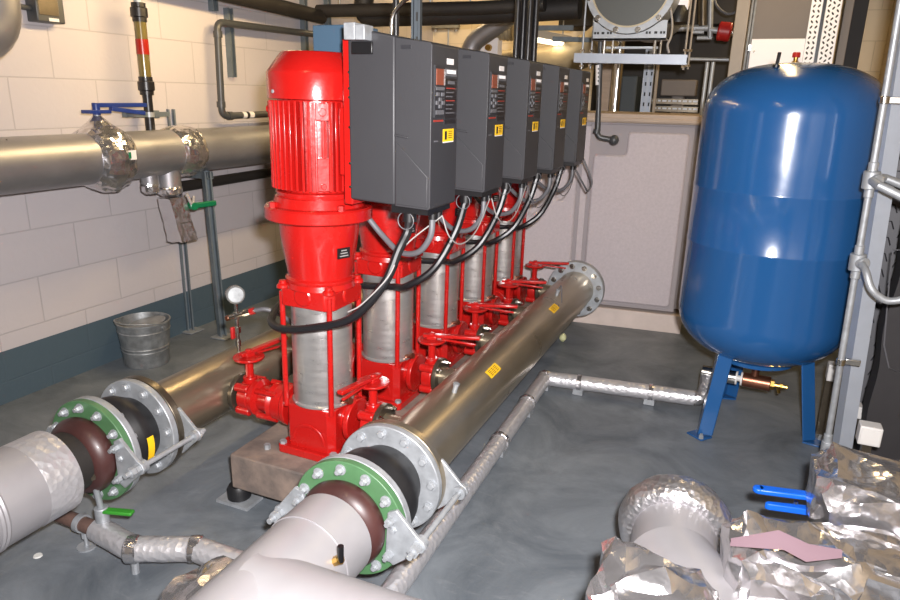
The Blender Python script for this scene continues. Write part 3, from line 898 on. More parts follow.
# ------------------------------------------------------------------ small foil-lagged drain on the floor, left
zf = 0.085
pts = [at(98, 529, Z=zf), at(133, 549, Z=zf), at(196, 549, Z=zf), at(262, 572, Z=zf)]
t = thing('foil_lagged_pipe', 'thin foil wrapped pipe with two bends lying along the floor at lower left', 'pipe', (pts[1].x, pts[1].y, 0))
loc = [p - V((pts[1].x, pts[1].y, 0)) for p in pts]
fine = []
for a, b in zip(loc[:-1], loc[1:]):
    fine += [a.lerp(b, k / 10) for k in range(10)]
fine.append(loc[-1])
crinkle(MB().tube(fine, 0.038, 28), 0.003, 45, 2).build('foil_sleeve', 'foil_lag', t)
for q in (loc[1], loc[2]):
    d = (loc[2] - loc[1]).normalized()
    crinkle(MB().lathe([(0.036, -0.02), (0.0415, -0.015), (0.0415, 0.015), (0.036, 0.02)], q, d, 28), 0.003, 60, 3).build('foil_tape', 'foil', t)
for q in (loc[1], loc[2].lerp(loc[3], 0.5)):
    MB().cyl((q.x, q.y, 0), (q.x, q.y, zf - 0.03), 0.012, seg=10).build('pipe_foot', 'galv', t)
p0_ = at(58, 514, Z=zf + 0.005); p1_ = at(101, 531, Z=zf)
t = thing('drain_pipe', 'rusty brown pipe stub held by a clamp on a threaded stand at lower left', 'pipe', (p1_.x, p1_.y, 0))
o = V((p1_.x, p1_.y, 0))
MB().cyl(p0_ - (p1_ - p0_) * 0.8 - o, p1_ - o, 0.024, seg=20).build('pipe', 'rust_pipe', t)
c = p0_.lerp(p1_, 0.55) - o
cl = MB().ring(c - (p1_ - p0_).normalized() * 0.01, p1_ - p0_, 0.024, 0.03, 0.02, 24); cl.cyl(c + V((0.01, 0, -0.03)), c + V((0.01, 0, -0.05)), 0.012, seg=8)
cl.build('clamp', 'galv', t)
s = MB().cyl((c.x + 0.01, c.y, 0), (c.x + 0.01, c.y, c.z - 0.03), 0.006, seg=10); s.lathe([(0.03, 0), (0.03, 0.006)], (c.x + 0.01, c.y, 0), seg=16)
s.build('threaded_stand', 'galv', t)
va = at(103, 522, Z=zf + 0.03)
top = at(92, 474, Y=va.y - 0.03)
t = thing('drain_valve', 'thin drain riser with a grey ball valve and green lever below the left clad pipe', 'valve', (va.x, va.y, zf))
o = V((va.x, va.y, zf))
MB().cyl((0, 0, 0.02), (0, 0, 0.085), 0.021, seg=18).build('valve_body', 'galv', t, bevel=0.003)
MB().cyl((0, 0, 0.08), top - o, 0.0095, seg=12).build('riser', 'galv', t)
MB().lathe([(0.02, -0.012), (0.024, 0), (0.02, 0.014), (0.012, 0.02)], top - o, (0, 0, 1), 8).build('union_nut', 'dark_steel', t)
e = at(133, 513, Z=zf + 0.075) - o
d = (e - V((0.01, 0, 0.075))).normalized()
u, w, _ = basis(d)
MB().box((V((0.01, 0, 0.075)) + e) / 2, ((e - V((0.01, 0, 0.075))).length, 0.026, 0.012), MX((d, d.cross(V((0, 0, -1))), V((0, 0, 1)))).transposed()).build('green_lever', 'green_bright', t, bevel=0.004)

# ------------------------------------------------------------------ foil-lagged pipe from the header to the blue vessel
zf = 0.062
cor = at(545, 378, Z=zf)
A = V((MXR + 0.09, 1.25, zf)); Bp = V((cor.x, cor.y, zf)); Cp = at(694, 398, Z=zf)
t = thing('foil_lagged_pipe', 'foil wrapped floor pipe running past the steel header and turning to the blue vessel', 'pipe', (Bp.x, Bp.y, 0))
o = V((Bp.x, Bp.y, 0))
fine = [A.lerp(Bp, k / 60) - o for k in range(60)]
crinkle(MB().tube(fine + [Bp - o], 0.036, 24), 0.0022, 40, 5).build('foil_sleeve', 'foil_lag', t)
fine = [Bp.lerp(Cp, k / 20) - o for k in range(21)]
crinkle(MB().tube(fine, 0.037, 24), 0.003, 40, 6).build('foil_sleeve', 'foil_lag', t)
ev = [Cp, Cp + V((0.03, 0.002, 0.01)), Cp + V((0.047, 0.004, 0.04)), Cp + V((0.05, 0.005, 0.09)), Cp + V((0.05, 0.005, 0.14))]
crinkle(MB().tube([p - o for p in catmull(ev, 6)], 0.036, 24), 0.003, 50, 7).build('foil_elbow', 'foil_fine', t)
for q, dd in ((A.lerp(Bp, 0.83), Bp - A), (A.lerp(Bp, 0.62), Bp - A), (Bp, Cp - A), (Bp.lerp(Cp, 0.24), Cp - Bp), (Bp.lerp(Cp, 0.72), Cp - Bp)):
    crinkle(MB().lathe([(0.035, -0.014), (0.041, -0.01), (0.041, 0.01), (0.035, 0.014)], q - o, dd, 24), 0.003, 60, q.x).build('foil_tape', 'foil', t)
    MB().box(q - o + V((0, 0, -0.045)), (0.05, 0.05, 0.028)).build('pipe_foot', 'galv', t)
foil_end = Cp + V((0.05, 0.005, 0.14))

# ------------------------------------------------------------------ blue pressure vessel
VX, VY, VR = 0.132, 3.24, 0.352
t = thing('pressure_vessel', 'tall glossy blue expansion vessel on three angle iron legs at right', 'vessel', (VX, VY, 0))
zb0, zb1 = 0.335, 1.6
prof = []
for k in range(13):
    a = -pi / 2 + (pi / 2) * k / 12
    prof.append((VR * cos(a) ** 0.8 if k else 0.0, zb0 + 0.215 + 0.215 * sin(a)))
for zz in (0.865, 1.1):
    prof += [(VR, zz - 0.008), (VR + 0.0022, zz - 0.003), (VR + 0.0022, zz + 0.003), (VR, zz + 0.008)]
for k in range(13):
    a = (pi / 2) * k / 12
    prof.append((VR * cos(a) ** 0.75 if k < 12 else 0.0, zb1 - 0.20 + 0.20 * sin(a)))
MB().lathe(prof, seg=96).build('vessel_shell', 'blue_vessel', t, angle=60)
for aa in (R(232), R(347), R(108)):
    d = V((cos(aa), sin(aa), 0)); n = V((-sin(aa), cos(aa), 0))
    top = d * 0.235 + V((0, 0, 0.43)); bot = d * 0.305 + V((0, 0, 0.012))
    ax = (bot - top)
    L_ = ax.length
    out = d
    lg = MB()
    w_ = 0.042; th = 0.006
    for s in (-1, 1):   # angle iron opening inwards
        pl_ = [(0, 0), (w_ * s * 1.0, -0.042), (w_ * s, -0.048), (0, -0.008)]
        lg.prism(pl_ if s > 0 else pl_[::-1], top, n, out, ax)
    lg.box(bot + V((0, 0, -0.008)) + d * -0.012, (0.07, 0.085, 0.008), MX((d, n, V((0, 0, 1)))).transposed())
    lo = lg.build('leg', 'blue_vessel', t, bevel=0.002)
    MB().lathe([(0.011, 0), (0.011, 0.012), (0.007, 0.012), (0.007, 0.022)], bot + n * 0.03 + d * 0.012 + V((0, 0, -0.004)), (0, 0, 1), 6).build('anchor_bolt', 'galv', lo)
MB().lathe([(0.15, 0.325), (0.165, 0.33), (0.165, 0.345), (0.12, 0.36)], seg=40).build('bottom_flange', 'blue_vessel', t)
pv = MB().cyl((-0.095, -0.17, zb1 - 0.06), (-0.088, -0.17, zb1 + 0.03), 0.007, seg=10)
pv.cyl((-0.096, -0.17, zb1 - 0.07), (-0.093, -0.17, zb1 - 0.015), 0.013, seg=12)
pv.build('air_valve', 'black_plastic', t)
# valve below the vessel
va = at(700, 374, Y=foil_end.y)
zc = foil_end.z - 0.0
t = thing('vessel_isolating_valve', 'copper coloured valve and pale fittings joining foil pipe below the blue vessel', 'valve', (foil_end.x, foil_end.y, zc))
e = at(778, 378, Y=foil_end.y - 0.02) - V((foil_end.x, foil_end.y, zc))
d = V((e.x, e.y, 0.0)).normalized()
MB().cyl(d * -0.03, d * 0.12, 0.031, seg=20).build('connector', 'bright_steel', t)
f = MB().cyl(d * 0.1, d * 0.15, 0.014, seg=16); f.cyl(d * 0.12, d * 0.128, 0.032, seg=20); f.cyl(d * 0.142, d * 0.15, 0.032, seg=20)
f.build('union', 'white_box', t)
bv = MB().cyl(d * 0.15, d * 0.27, 0.034, seg=20)
bv.cyl(d * 0.2, d * 0.2 + V((0, 0, 0.12)), 0.018, seg=14)
bv.build('valve_body', 'copper', t, bevel=0.003)
f = MB().cyl(d * 0.27, d * 0.285, 0.024, seg=6); f.cyl(d * 0.285, d * 0.34, 0.009, seg=10); f.cyl(d * 0.31, d * 0.32 , 0.014, seg=6); f.cyl(d * 0.3, d * 0.3 + V((0.01, 0, -0.035)), 0.008, seg=8)
f.build('drain_tap', 'brass', t)

# ------------------------------------------------------------------ sectional water tank
ang = math.atan2(0.066, 0.641)
TX, TY = -0.273, 4.452
t = thing('water_tank', 'pale pinkish grey sectional water tank with raised panels and timber top edge', 'tank', (TX, TY, 0), rotz=ang)
TW, TD, TH = 2.15, 0.8, 1.36
MB().box((-TW / 2, TD / 2 + 0.02, 0.15 + (TH - 0.19) / 2), (TW, TD, TH - 0.2)).build('tank_shell', 'tank_groove', t)
MB().box((-TW / 2, TD / 2 - 0.004, 0.06), (TW, TD + 0.03, 0.12)).build('plinth', 'plinth_white', t, bevel=0.003)
tr = MB().box((-TW / 2, TD / 2, TH - 0.027), (TW + 0.02, TD + 0.06, 0.054))
tr.box((-TW / 2, -0.012, TH - 0.036), (TW + 0.02, 0.05, 0.024))
tr.build('top_edge', 'timber', t, bevel=0.004)


def panel(x0, x1, notch=True):
    z0, z1 = 0.165, TH - 0.105
    nx, nz = 0.2, 0.145
    p = [(x0, z0), (x1, z0), (x1, z1)] + ([(x0 + nx, z1), (x0 + nx, z1 - nz), (x0, z1 - nz)] if notch else [(x0, z1)])
    r = rounded([V((a, b, 0)) for a, b in p + p[:1]], 0.03, 4)[:-1]
    pts = [(q.x, q.y) for q in r]
    MB().prism(pts, (0, 0.018, 0), (1, 0, 0), (0, 0, 1), (0, -0.032, 0)).build('panel', 'tank_grp', t, bevel=0.012)
    fr = [(x0 - 0.03, 0.135), (x1 + 0.03, 0.135), (x1 + 0.03, TH - 0.065), (x0 - 0.03, TH - 0.065)]
    MB().prism(fr, (0, 0.02, 0), (1, 0, 0), (0, 0, 1), (0, -0.018, 0)).build('panel_flange', 'tank_groove', t, bevel=0.004)


panel(-0.645, -0.085)
panel(-1.33, -0.735)
panel(-2.0, -1.42, False)
MB().box((-0.69, 0.002, 0.7), (0.04, 0.02, 1.16)).build('joint_strip', 'tank_grp', t, bevel=0.003)
# right end: recessed ribs
MB().box((0.02, 0.45, 0.72), (0.05, 0.12, 1.2)).build('end_rib', 'timber', t, bevel=0.004)

# overflow pipe turning into the tank
p = [at(598.5, 60, Y=4.2), at(597.5, 137, Y=4.2), at(614, 140, Y=4.22), at(614, 140, Y=4.46)]
t = thing('overflow_pipe', 'dark grey pipe with a white label dropping to an elbow on the tank front', 'pipe', tuple(p[1]))
o = p[1]
MB().tube([q - o for q in rounded([p[0] + V((0, 0, 0.2)), p[1], p[2] + V((0.0, 0, 0)), p[3]], 0.03)], 0.016, 16).build('pipe', 'grey_pvc', t)
MB().sphere(p[2] - o, 0.03, 16, 10).build('elbow', 'grey_pvc', t)
MB().cyl((-0.008, 0, 0.02), (-0.005, 0, 0.045), 0.021, seg=16).build('socket', 'grey_pvc', t)
q0 = at(598.5, 65, Y=4.2) - o; q1 = at(598.3, 85, Y=4.2) - o
lb = MB().cyl(q1, q0, 0.0168, seg=16).build('white_label', 'sticker_white', t)
mk = MB()
for k in range(4):
    mk.box(q0.lerp(q1, 0.2 + 0.2 * k) + V((0.004, -0.0165, 0)), (0.008, 0.002, 0.008))
mk.build('arrow_marks', 'ink', lb)
# scrap of pale plastic on the floor by the header end
w_ = at(563, 337, Z=0.03)
crinkle(MB().sphere((0, 0, 0), 0.03, 12, 8, (0.9, 1, 1)), 0.012, 30, 1)
wm = crinkle(MB().sphere((0, 0, 0.028), 0.026, 12, 8, (0.8, 0.9, 1.05)), 0.006, 40, 1)
tag(wm.build('crumpled_bag', 'weed', loc=(w_.x, w_.y, 0)), 'crumpled pale yellowish bag on the floor below the far end of the steel header', 'litter')
q = at(38, 556, Z=0)
tag(MB().lathe([(0.014, 0), (0.012, 0.004)], seg=14).build('bottle_cap', 'chalk', loc=(q.x, q.y, 0)), 'small white disc lying on the dark floor at lower left', 'litter')

# ------------------------------------------------------------------ galvanised bucket
bc = at(145, 362, Z=0); bc = V((-2.893, 2.57, 0))
t = thing('metal_bucket', 'galvanised metal bucket with a wire handle and loose lid on the floor by left wall', 'bucket', tuple(bc))
MB().lathe([(0.0, 0.004), (0.108, 0.004), (0.112, 0.0), (0.116, 0.006), (0.119, 0.08), (0.122, 0.085), (0.119, 0.09), (0.121, 0.1), (0.125, 0.105), (0.122, 0.11), (0.131, 0.19), (0.134, 0.195), (0.131, 0.2), (0.134, 0.235), (0.139, 0.238), (0.139, 0.245), (0.132, 0.246), (0.13, 0.235), (0.112, 0.02), (0.0, 0.018)], seg=48).build('bucket_shell', 'galv_dark', t)
lid = MB().lathe([(0.0, 0.0), (0.105, 0.0), (0.108, 0.003), (0.0, 0.004)], seg=36).build('lid', 'galv_dark', t)
lid.location = (0.01, 0, 0.222); lid.rotation_euler = (R(7), R(-8), 0)
MB().tube(catmull([(0.137, 0.02, 0.24), (0.12, -0.07, 0.256), (0.02, -0.143, 0.262), (-0.08, -0.115, 0.26), (-0.137, 0.0, 0.24)], 8), 0.004, 8).build('handle', 'galv_dark', t)
for s in (-1, 1):
    MB().lathe([(0.014, 0), (0.012, 0.008)], (s * 0.131, 0.01, 0.215), (s, 0, 0), 12).build('handle_lug', 'galv_dark', t)

# ------------------------------------------------------------------ left wall services
PXW, PZW, PRW = -2.86, 1.115, 0.118
t = thing('clad_pipe', 'large grey metal clad pipe running level along the left wall', 'pipe', (PXW, 2.6, PZW))
MB().cyl((0, -3.6, 0), (0, 3.9, 0), PRW, seg=56).build('cladding', 'clad', t)
for yy in (-0.95, 0.3, 1.5):
    MB().lathe([(PRW, 0), (PRW + 0.0025, 0.004), (PRW + 0.0025, 0.03), (PRW, 0.034)], (0, yy, 0), (0, 1, 0), 56).build('lap_joint', 'clad', t)
for k in range(3):
    p = V((0.02 + 0.01 * k, -0.72 + k * 0.02, 0.118))
    MB().lathe([(0.004, 0), (0.003, 0.003)], (0.045, -0.75 + 0.035 * k, 0.108), (0.4, 0, 0.9), 8).build('rivet', 'dark_steel', t)
yv = at(118, 165, X=-2.76).y
t = thing('foil_jacketed_valve', 'foil wrapped valve on the wall pipe with blue gear lever above', 'valve', (PXW, yv, PZW))
jk = MB().lathe([(0.119, -0.09), (0.128, -0.085), (0.155, -0.05), (0.162, 0), (0.155, 0.06), (0.13, 0.095), (0.119, 0.1)], (0, 0, 0), (0, 1, 0), 40)
jk2 = MB()
sub = []
for k in range(13):
    a = k / 12
    sub.append((0.119 + 0.043 * sin(pi * a) ** 0.6, -0.09 + 0.19 * a))
crinkle(MB().lathe(sub, (0, 0, 0), (0, 1, 0), 44), 0.012, 16, 4).build('foil_wrap', 'foil', t, angle=12)
crinkle(MB().lathe([(0.11, 0.1), (0.09, 0.125), (0.065, 0.15), (0.042, 0.172), (0.024, 0.19), (0.018, 0.196)], (0, 0, 0), (0, 0, 1), 28), 0.008, 20, 8).build('foil_cone', 'foil', t, angle=12)
MB().cyl((0, 0, 0.185), (0, 0, 0.225), 0.013, seg=12).build('stem', 'galv', t)
lv = MB().box((0.0, 0.0, 0.214), (0.06, 0.12, 0.016)); lv.cyl((0, 0, 0.2), (0, 0, 0.252), 0.018, seg=12)
lv.box((0.0, 0.14, 0.244), (0.034, 0.30, 0.02)); lv.box((0.012, 0.17, 0.216), (0.024, 0.2, 0.02), MX.Rotation(-0.12, 3, 'X'))
lv.build('blue_lever', 'blue_dark', t, bevel=0.002)
MB().prism([(-0.022, -0.022), (0.022, -0.022), (0.022, 0.022), (-0.022, 0.022)], (0.162, 0.035, 0.02), (0, 1, 0), (0, 0, 1), (0.002, 0, 0)).build('tag_label', 'sticker_white', t)
MB().box((0.165, 0.018, 0.02), (0.003, 0.012, 0.03)).build('tag_mark', 'green_lever', t)

ys = at(195, 150, X=-2.76).y
t = thing('foil_band', 'crumpled foil band wrapped over a joint of the wall pipe, right of the blue lever', 'insulation', (PXW, ys, PZW))
sub = [(0.119 + 0.02 * sin(pi * k / 10) ** 0.5, -0.085 + 0.17 * k / 10) for k in range(11)]
crinkle(MB().lathe(sub, (0, 0, 0), (0, 1, 0), 44), 0.008, 22, 14).build('foil_wrap', 'foil', t, angle=12)

# clad drop branches and jacketed drain cock
for k, (px, r_, ln, lab) in enumerate(((153, 0.044, 0.16, 'short narrow clad stub with ragged foil end hanging below the wall pipe'), (172, 0.062, 0.185, 'wider clad stub below the wall pipe, directly above the foil drain jacket'))):
    q = at(px, 185, X=-2.82)
    t = thing('clad_stub', lab, 'pipe', (-2.84, q.y, PZW - 0.1))
    MB().cyl((0, 0, 0.02), (0, 0, -ln + 0.1), r_, seg=32).build('cladding', 'clad', t)
    crinkle(MB().lathe([(r_ * 0.96, -ln + 0.115), (r_ * 1.05, -ln + 0.1), (r_ * 1.02, -ln + 0.075), (r_ * 0.6, -ln + 0.06)], seg=24), 0.006, 50, k).build('foil_end', 'foil', t, angle=12)
q = at(171, 198, X=-2.80); q2 = at(183, 240, X=-2.78)
t = thing('foil_drain_jacket', 'creased foil jacket hanging open below the wall pipe over a drain valve', 'insulation', tuple(q))
ax = q2 - q
jb = MB()
N, M_ = 10, 12
for i in range(M_ + 1):
    f = i / M_
    c = ax * f
    hw = 0.05 + 0.010 * f; hd = 0.042 + 0.008 * f
    ring = []
    per = [(-1, -1), (-0.33, -1), (0.33, -1), (1, -1), (1, -0.33), (1, 0.33), (1, 1), (0.33, 1), (-0.33, 1), (-1, 1), (-1, 0.33), (-1, -0.33)]
    for a, b in per:
        jb.v.append(c + V((b * hd * -1, a * hw, 0)))
for i in range(M_):
    for k in range(12):
        k2 = (k + 1) % 12
        jb.f.append((i * 12 + k, i * 12 + k2, (i + 1) * 12 + k2, (i + 1) * 12 + k))
jb.f.append(tuple(range(11, -1, -1)))
crinkle(jb, 0.012, 18, 21).build('foil_wrap', 'foil', t, angle=12)
q = at(193, 206, X=-2.74)
t = thing('drain_cock', 'green lever drain cock with a pale tie label under the wall pipe', 'valve', tuple(q))
e = at(215, 203, X=-2.72) - q
d = e.normalized()
MB().box(e * 0.55, (e.length * 0.95, 0.022, 0.03), MX((d, d.cross(V((0, 0, -1))), V((0, 0, 1)))).transposed()).build('green_lever', 'green_lever', t, bevel=0.006)
MB().lathe([(0.02, -0.03), (0.024, 0), (0.02, 0.02)], (0, 0, 0), (1, -0.3, 0), 14).build('valve_hub', 'green_lever', t)
crinkle(MB().tube(catmull([(-0.01, -0.03, 0.07), (0.0, -0.02, 0.03), (0.01, -0.01, 0.01), (0, 0.01, 0.05)], 6), 0.008, 8), 0.003, 60, 2).build('tie_label', 'cable_white', t)

# struts on the wall and pipe stand posts
def strut(name, label, p0, p1, w=0.041, face=(1, 0, 0), mt='galv_strut', slots=True, cat='strut', dirn=None):
    p0, p1 = V(p0), V(p1)
    t = thing(name, label, cat, tuple(p0), 'metal channel struts')
    ax = (p1 - p0); L_ = ax.length; ax.normalize()
    f = V(face); f = (f - ax * f.dot(ax)).normalized(); sd = ax.cross(f)
    h = w / 2; th = 0.003; lip = w * 0.22
    prof = [(-h, -h), (h, -h), (h, h), (h - lip, h), (h - lip, h - th), (h - th, h - th), (h - th, -h + th), (-h + th, -h + th), (-h + th, h - th), (-h + lip, h - th), (-h + lip, h), (-h, h)]
    MB().prism(prof, (0, 0, 0), sd, f, ax * L_).build('channel', mt, t)
    if slots:
        n = max(1, int(L_ / 0.075))
        sl = MB()
        for k in range(n):
            c = ax * (L_ * (k + 0.5) / n) + f * (-h + th + 0.0008)
            sl.add([c + sd * a + ax * b for a, b in ((-0.006, -0.014), (0.006, -0.014), (0.006, 0.014), (-0.006, 0.014))], [(0, 1, 2, 3)])
        sl.build('slots', 'ink', t)
    return t


b1 = at(190, 331, Z=0); b2 = at(222.5, 337, Z=0)
s1 = strut('channel_post', 'galvanised channel post against the left wall behind the foil drain jacket', (b1.x, b1.y, 0.004), (b1.x, b1.y, 1.33), face=(1, -0.4, 0))
s2 = strut('channel_post', 'galvanised channel post standing in front, under the foil band of wall pipe', (b2.x, b2.y, 0.004), (b2.x - 0.01, b2.y - 0.02, 1.0), face=(1, -0.4, 0))
for s_ in (s1, s2):
    MB().box((0.01, 0, 0.003), (0.11, 0.11, 0.006)).build('foot_plate', 'galv', s_)
strut('pipe_bracket', 'short horizontal channel under the wall pipe joining two posts', (b2.x + 0.01, b2.y - 0.01, 0.975), (XL + 0.01, b2.y + 0.02, 0.975), face=(0, 0, 1), slots=False)
for (x0, y0, x1, y1, lab) in ((228, 8, 230, 77, 'vertical channel strut on the left wall behind the small grey pipe loop'), (212, -12, 214, 11, 'short channel strut end at the top edge of the left wall'), (303, -8, 306, 56, 'tall slotted channel strut on the left wall behind the nearest red motor'),
                              (327, -8, 329, 50, 'channel strut on the left wall next to blue grey box')):
    a = at(x0, y0, X=XL + 0.0205); b = at(x1, y1, X=XL + 0.0205)
    strut('channel_strut', lab, (a.x, a.y, b.z), (a.x, a.y, a.z), face=(1, 0, 0))

# small grey pipe loop on the wall
pp = [at(217, 22, X=-2.98), at(222, 116, X=-2.98)]
pp = [V((-2.98, YB, pp[0].z + 0.05)), pp[0], pp[1], V((-2.98, YB, pp[1].z + 0.03))]
o = pp[1]
t = thing('small_bore_pipe', 'dark grey small pipe looping down the left wall beside the nearest motor', 'pipe', tuple(o))
MB().tube([p - o for p in rounded(pp, 0.05)], 0.021, 14).build('pipe', 'grey_pvc', t)
MB().cyl(pp[2].lerp(pp[3], 0.055) - o, pp[2].lerp(pp[3], 0.088) - o, 0.0218, seg=14).build('white_label', 'sticker_white', t)
MB().cyl(pp[2].lerp(pp[3], 0.066) - o, pp[2].lerp(pp[3], 0.074) - o, 0.0222, seg=14).build('label_arrow', 'ink', t)
for q, d in ((pp[1], V((0, 0, -1))), (pp[2], V((0, 0, 1))), (pp[2], V((0, 1, 0)))):
    MB().cyl(q - o + d * 0.05, q - o + d * 0.085, 0.026, seg=14).build('socket', 'grey_pvc', t)
# black pipe behind the posts
a = at(185, 188, X=-3.02)
tag(MB().cyl((-3.02, a.y - 0.15, a.z + 0.01), (-3.02, 5.6, a.z + 0.04), 0.031, seg=18).build('black_lagged_pipe', 'black_insul'), 'black lagged pipe low on the left wall behind the posts', 'pipe')

# riser with sight glass
rx = -2.93
r0 = at(151, 134, X=rx); r1 = at(145, -20, X=rx)
t = thing('sight_glass_riser', 'vertical riser with olive sight tube and red float between dark unions on left wall', 'pipe', (rx, r0.y, r0.z))
zz = lambda py: at(149, py, X=rx).z - r0.z
dxy = V((0, r1.y - r0.y, 0)) / (r1.z - r0.z) * 0.4
P_ = lambda py: V((0, dxy.y * zz(py) * 0.0, zz(py)))
MB().cyl(P_(150), P_(88), 0.024, seg=20).build('lower_pipe', 'black_pipe', t)
MB().cyl(P_(17), P_(81), 0.030, seg=24).build('sight_tube', 'sight_tube', t)
MB().cyl(P_(40), P_(55), 0.0312, seg=24).build('red_float', 'float_red', t)
MB().cyl(P_(6), V((0, 0, ZC - r0.z)), 0.021, seg=18).build('upper_pipe', 'galv_light', t)
for a_, b_ in ((91, 80), (19, 7)):
    u = MB().lathe([(0.034, 0), (0.042, 0.004), (0.042, 0.045), (0.034, 0.05)], P_(a_), (0, 0, 1), 12)
    u.lathe([(0.034, -0.02), (0.034, 0.07)], P_(a_), (0, 0, 1), 16)
    u.build('union', 'black_pipe', t)
c = MB().cyl(P_(117), P_(112), 0.027, seg=20)
c.build('clamp_band', 'galv', t)
br = MB().box((0.0, -0.02, zz(114.5)), (0.03, 0.28, 0.024)); br.box((-0.06, 0.05, zz(114.5)), (0.12, 0.04, 0.04))
br.build('bracket', 'galv_strut', t)

# box on the wall and clad bend at the upper left corner
q = at(46, 10, X=XL + 0.04)
t = thing('junction_box', 'small dark grey box on the upper left wall with white label', 'box', (XL, q.y, q.z))
MB().box((0.035, 0.0, 0.0), (0.07, 0.14, 0.11)).build('box_body', 'grey_pvc', t, bevel=0.006)
MB().box((0.0705, -0.01, 0.01), (0.003, 0.1, 0.07)).build('lid', 'dark_steel', t, bevel=0.004)
MB().box((0.0715, 0.01, -0.042), (0.002, 0.05, 0.014)).build('white_label', 'sticker_white', t)
MB().cyl((0.03, -0.07, 0.0), (0.03, -0.13, 0.002), 0.012, seg=10).build('cable_gland', 'grey_pvc', t)
q = at(-6, 37, X=-2.75)
t = thing('clad_bend', 'rounded grey end of a clad pipe bend at the top left corner', 'pipe', tuple(q))
MB().tube(rounded([V((0, -0.8, 0.0)), V((0, 0.0, 0.0)), V((0, 0.0, ZC - q.z))], 0.12, 8), 0.105, 32).build('cladding', 'clad', t)
# dark service pipe high on the wall
a = at(252, 0, X=-2.9); b = at(322, 17, X=-2.9)
tag(MB().cyl(a + (a - b) * ((a.y - YF) / (b.y - a.y)), b, 0.045, seg=24).build('black_lagged_pipe', 'black_insul'), 'black lagged pipe high on the left wall running away from camera', 'pipe')
a2 = at(380, 14, X=-2.9)

# ------------------------------------------------------------------ overhead services behind the drives
def hpipe(name, label, pts, r, mt, seg=24, rr=None, cat='pipe', group=None):
    pts = rounded(pts, rr) if rr else [V(p) for p in pts]
    o = pts[0].copy()
    ob = MB().tube([p - o for p in pts], r, seg).build(name, mt, loc=o)
    return tag(ob, label, cat, group)


Yc = b.y - 0.0
up = hpipe('black_lagged_pipe', 'upper of two black lagged pipes crossing above the drive boxes', [at(318, 11, Y=Yc), at(480, 8, Y=Yc), at(545, 4, Y=Yc)], 0.042, 'black_insul')
lp = hpipe('black_lagged_pipe', 'lower thick black lagged pipe crossing above the drives with white labels', [at(366, -12, Y=4.5), at(362, 17, Y=4.5), at(420, 15.5, Y=4.5), at(512, 12, Y=4.5), at(580, 8, Y=4.5)], 0.066, 'black_insul', rr=0.08)
o = lp.location
c = at(450, 5, Y=4.432) - V(o)
MB().box(c, (0.09, 0.003, 0.022), MX.Rotation(0.02, 3, 'Y')).build('white_label', 'sticker_white', lp)
c = at(408, 12.5, Y=4.43) - V(o)
MB().box(c, (0.034, 0.003, 0.03)).build('white_tag', 'cable_grey', lp)
# vertical strut and pipes behind the nearest drive
a = at(416.5, 40, Y=2.2); b = at(417.5, -30, Y=2.2)
strut('channel_post', 'dark slotted channel post rising behind the nearest drive box to the ceiling', (a.x, a.y, 1.50), (a.x, a.y, ZC), w=0.03, face=(0.2, -1, 0), mt='slate_panel')
a = at(396, 38, Y=2.3)
hpipe('black_conduit', 'black vertical conduit rising behind the top of the nearest drive box', [V((a.x, a.y, 1.3)), V((a.x, a.y, ZC))], 0.011, 'black_pipe')
pp = [at(391.5, 45, Y=2.25), at(391.5, 16, Y=2.25), at(403, 1, Y=2.25), at(430, -14, Y=2.25)]
hpipe('silver_conduit', 'bright silver conduit curving up over the nearest drive box', [V((pp[0].x, pp[0].y, 1.45))] + pp, 0.0065, 'bright_steel', rr=0.05, seg=14)
# bundle of black vertical pipes
for k, px in enumerate((515.5, 521.5, 527.5, 533.5)):
    a = at(px, 60, Y=3.75 + 0.03 * (k % 2)); b = at(px + 0.5, 12 + 2 * k, Y=a.y)
    ob = hpipe('black_vertical_pipe', ['leftmost of four black vertical pipes behind the drive boxes', 'second from left of four black vertical pipes behind the drives', 'third from left of four black vertical pipes behind the drives', 'rightmost of four black vertical pipes behind the drive boxes'][k],
               [V((a.x, a.y, 1.2)), V((a.x, a.y, b.z + 0.1))], 0.0165, 'black_pipe', group='black pipes behind the drives')
def hangers(ob, spots):
    for p in spots:
        p = V(p) - V(ob.location)
        MB().cyl(p, (p.x, p.y, ZC - ob.location.z), 0.006, seg=8).build('hanger_rod', 'galv', ob)


hangers(up, [at(340, 10, Y=Yc), at(470, 8, Y=Yc)])
hangers(lp, [at(430, 15, Y=4.5), at(545, 10, Y=4.5)])
# bracket on the back wall
a = at(432, 25, Y=YB - 0.03); b = at(459, 24, Y=YB - 0.03)
t = thing('pipe_bracket', 'grey wall bracket with two bolts on the cream back wall above the drives', 'bracket', (a.x, YB, a.z))
MB().box(((b.x - a.x) / 2, -0.02, 0), (b.x - a.x, 0.04, 0.06)).build('channel', 'galv', t)
for f in (0.12, 0.88):
    MB().lathe([(0.018, 0), (0.018, 0.03)], ((b.x - a.x) * f, -0.02, -0.03), (0, 0, -1), 6).build('bolt', 'bright_steel', t)
MB().cyl(((b.x - a.x) * 0.6, -0.02, -0.03), ((b.x - a.x) * 0.6, -0.02, -0.5), 0.007, seg=8).build('drop_rod', 'galv', t)
a = at(558, 27, Y=6.1); b = at(742, 27, Y=6.1)
tag(MB().box(((a.x + b.x) / 2, 6.3, (a.z + ZC) / 2), (b.x - a.x, 0.4, ZC - a.z)).build('overhead_dark_block', 'near_black', bevel=0.01), 'added dark block for the unlit ceiling void behind the round end cap', 'duct')  # dark block added in place of the unlit ceiling void, no known duct
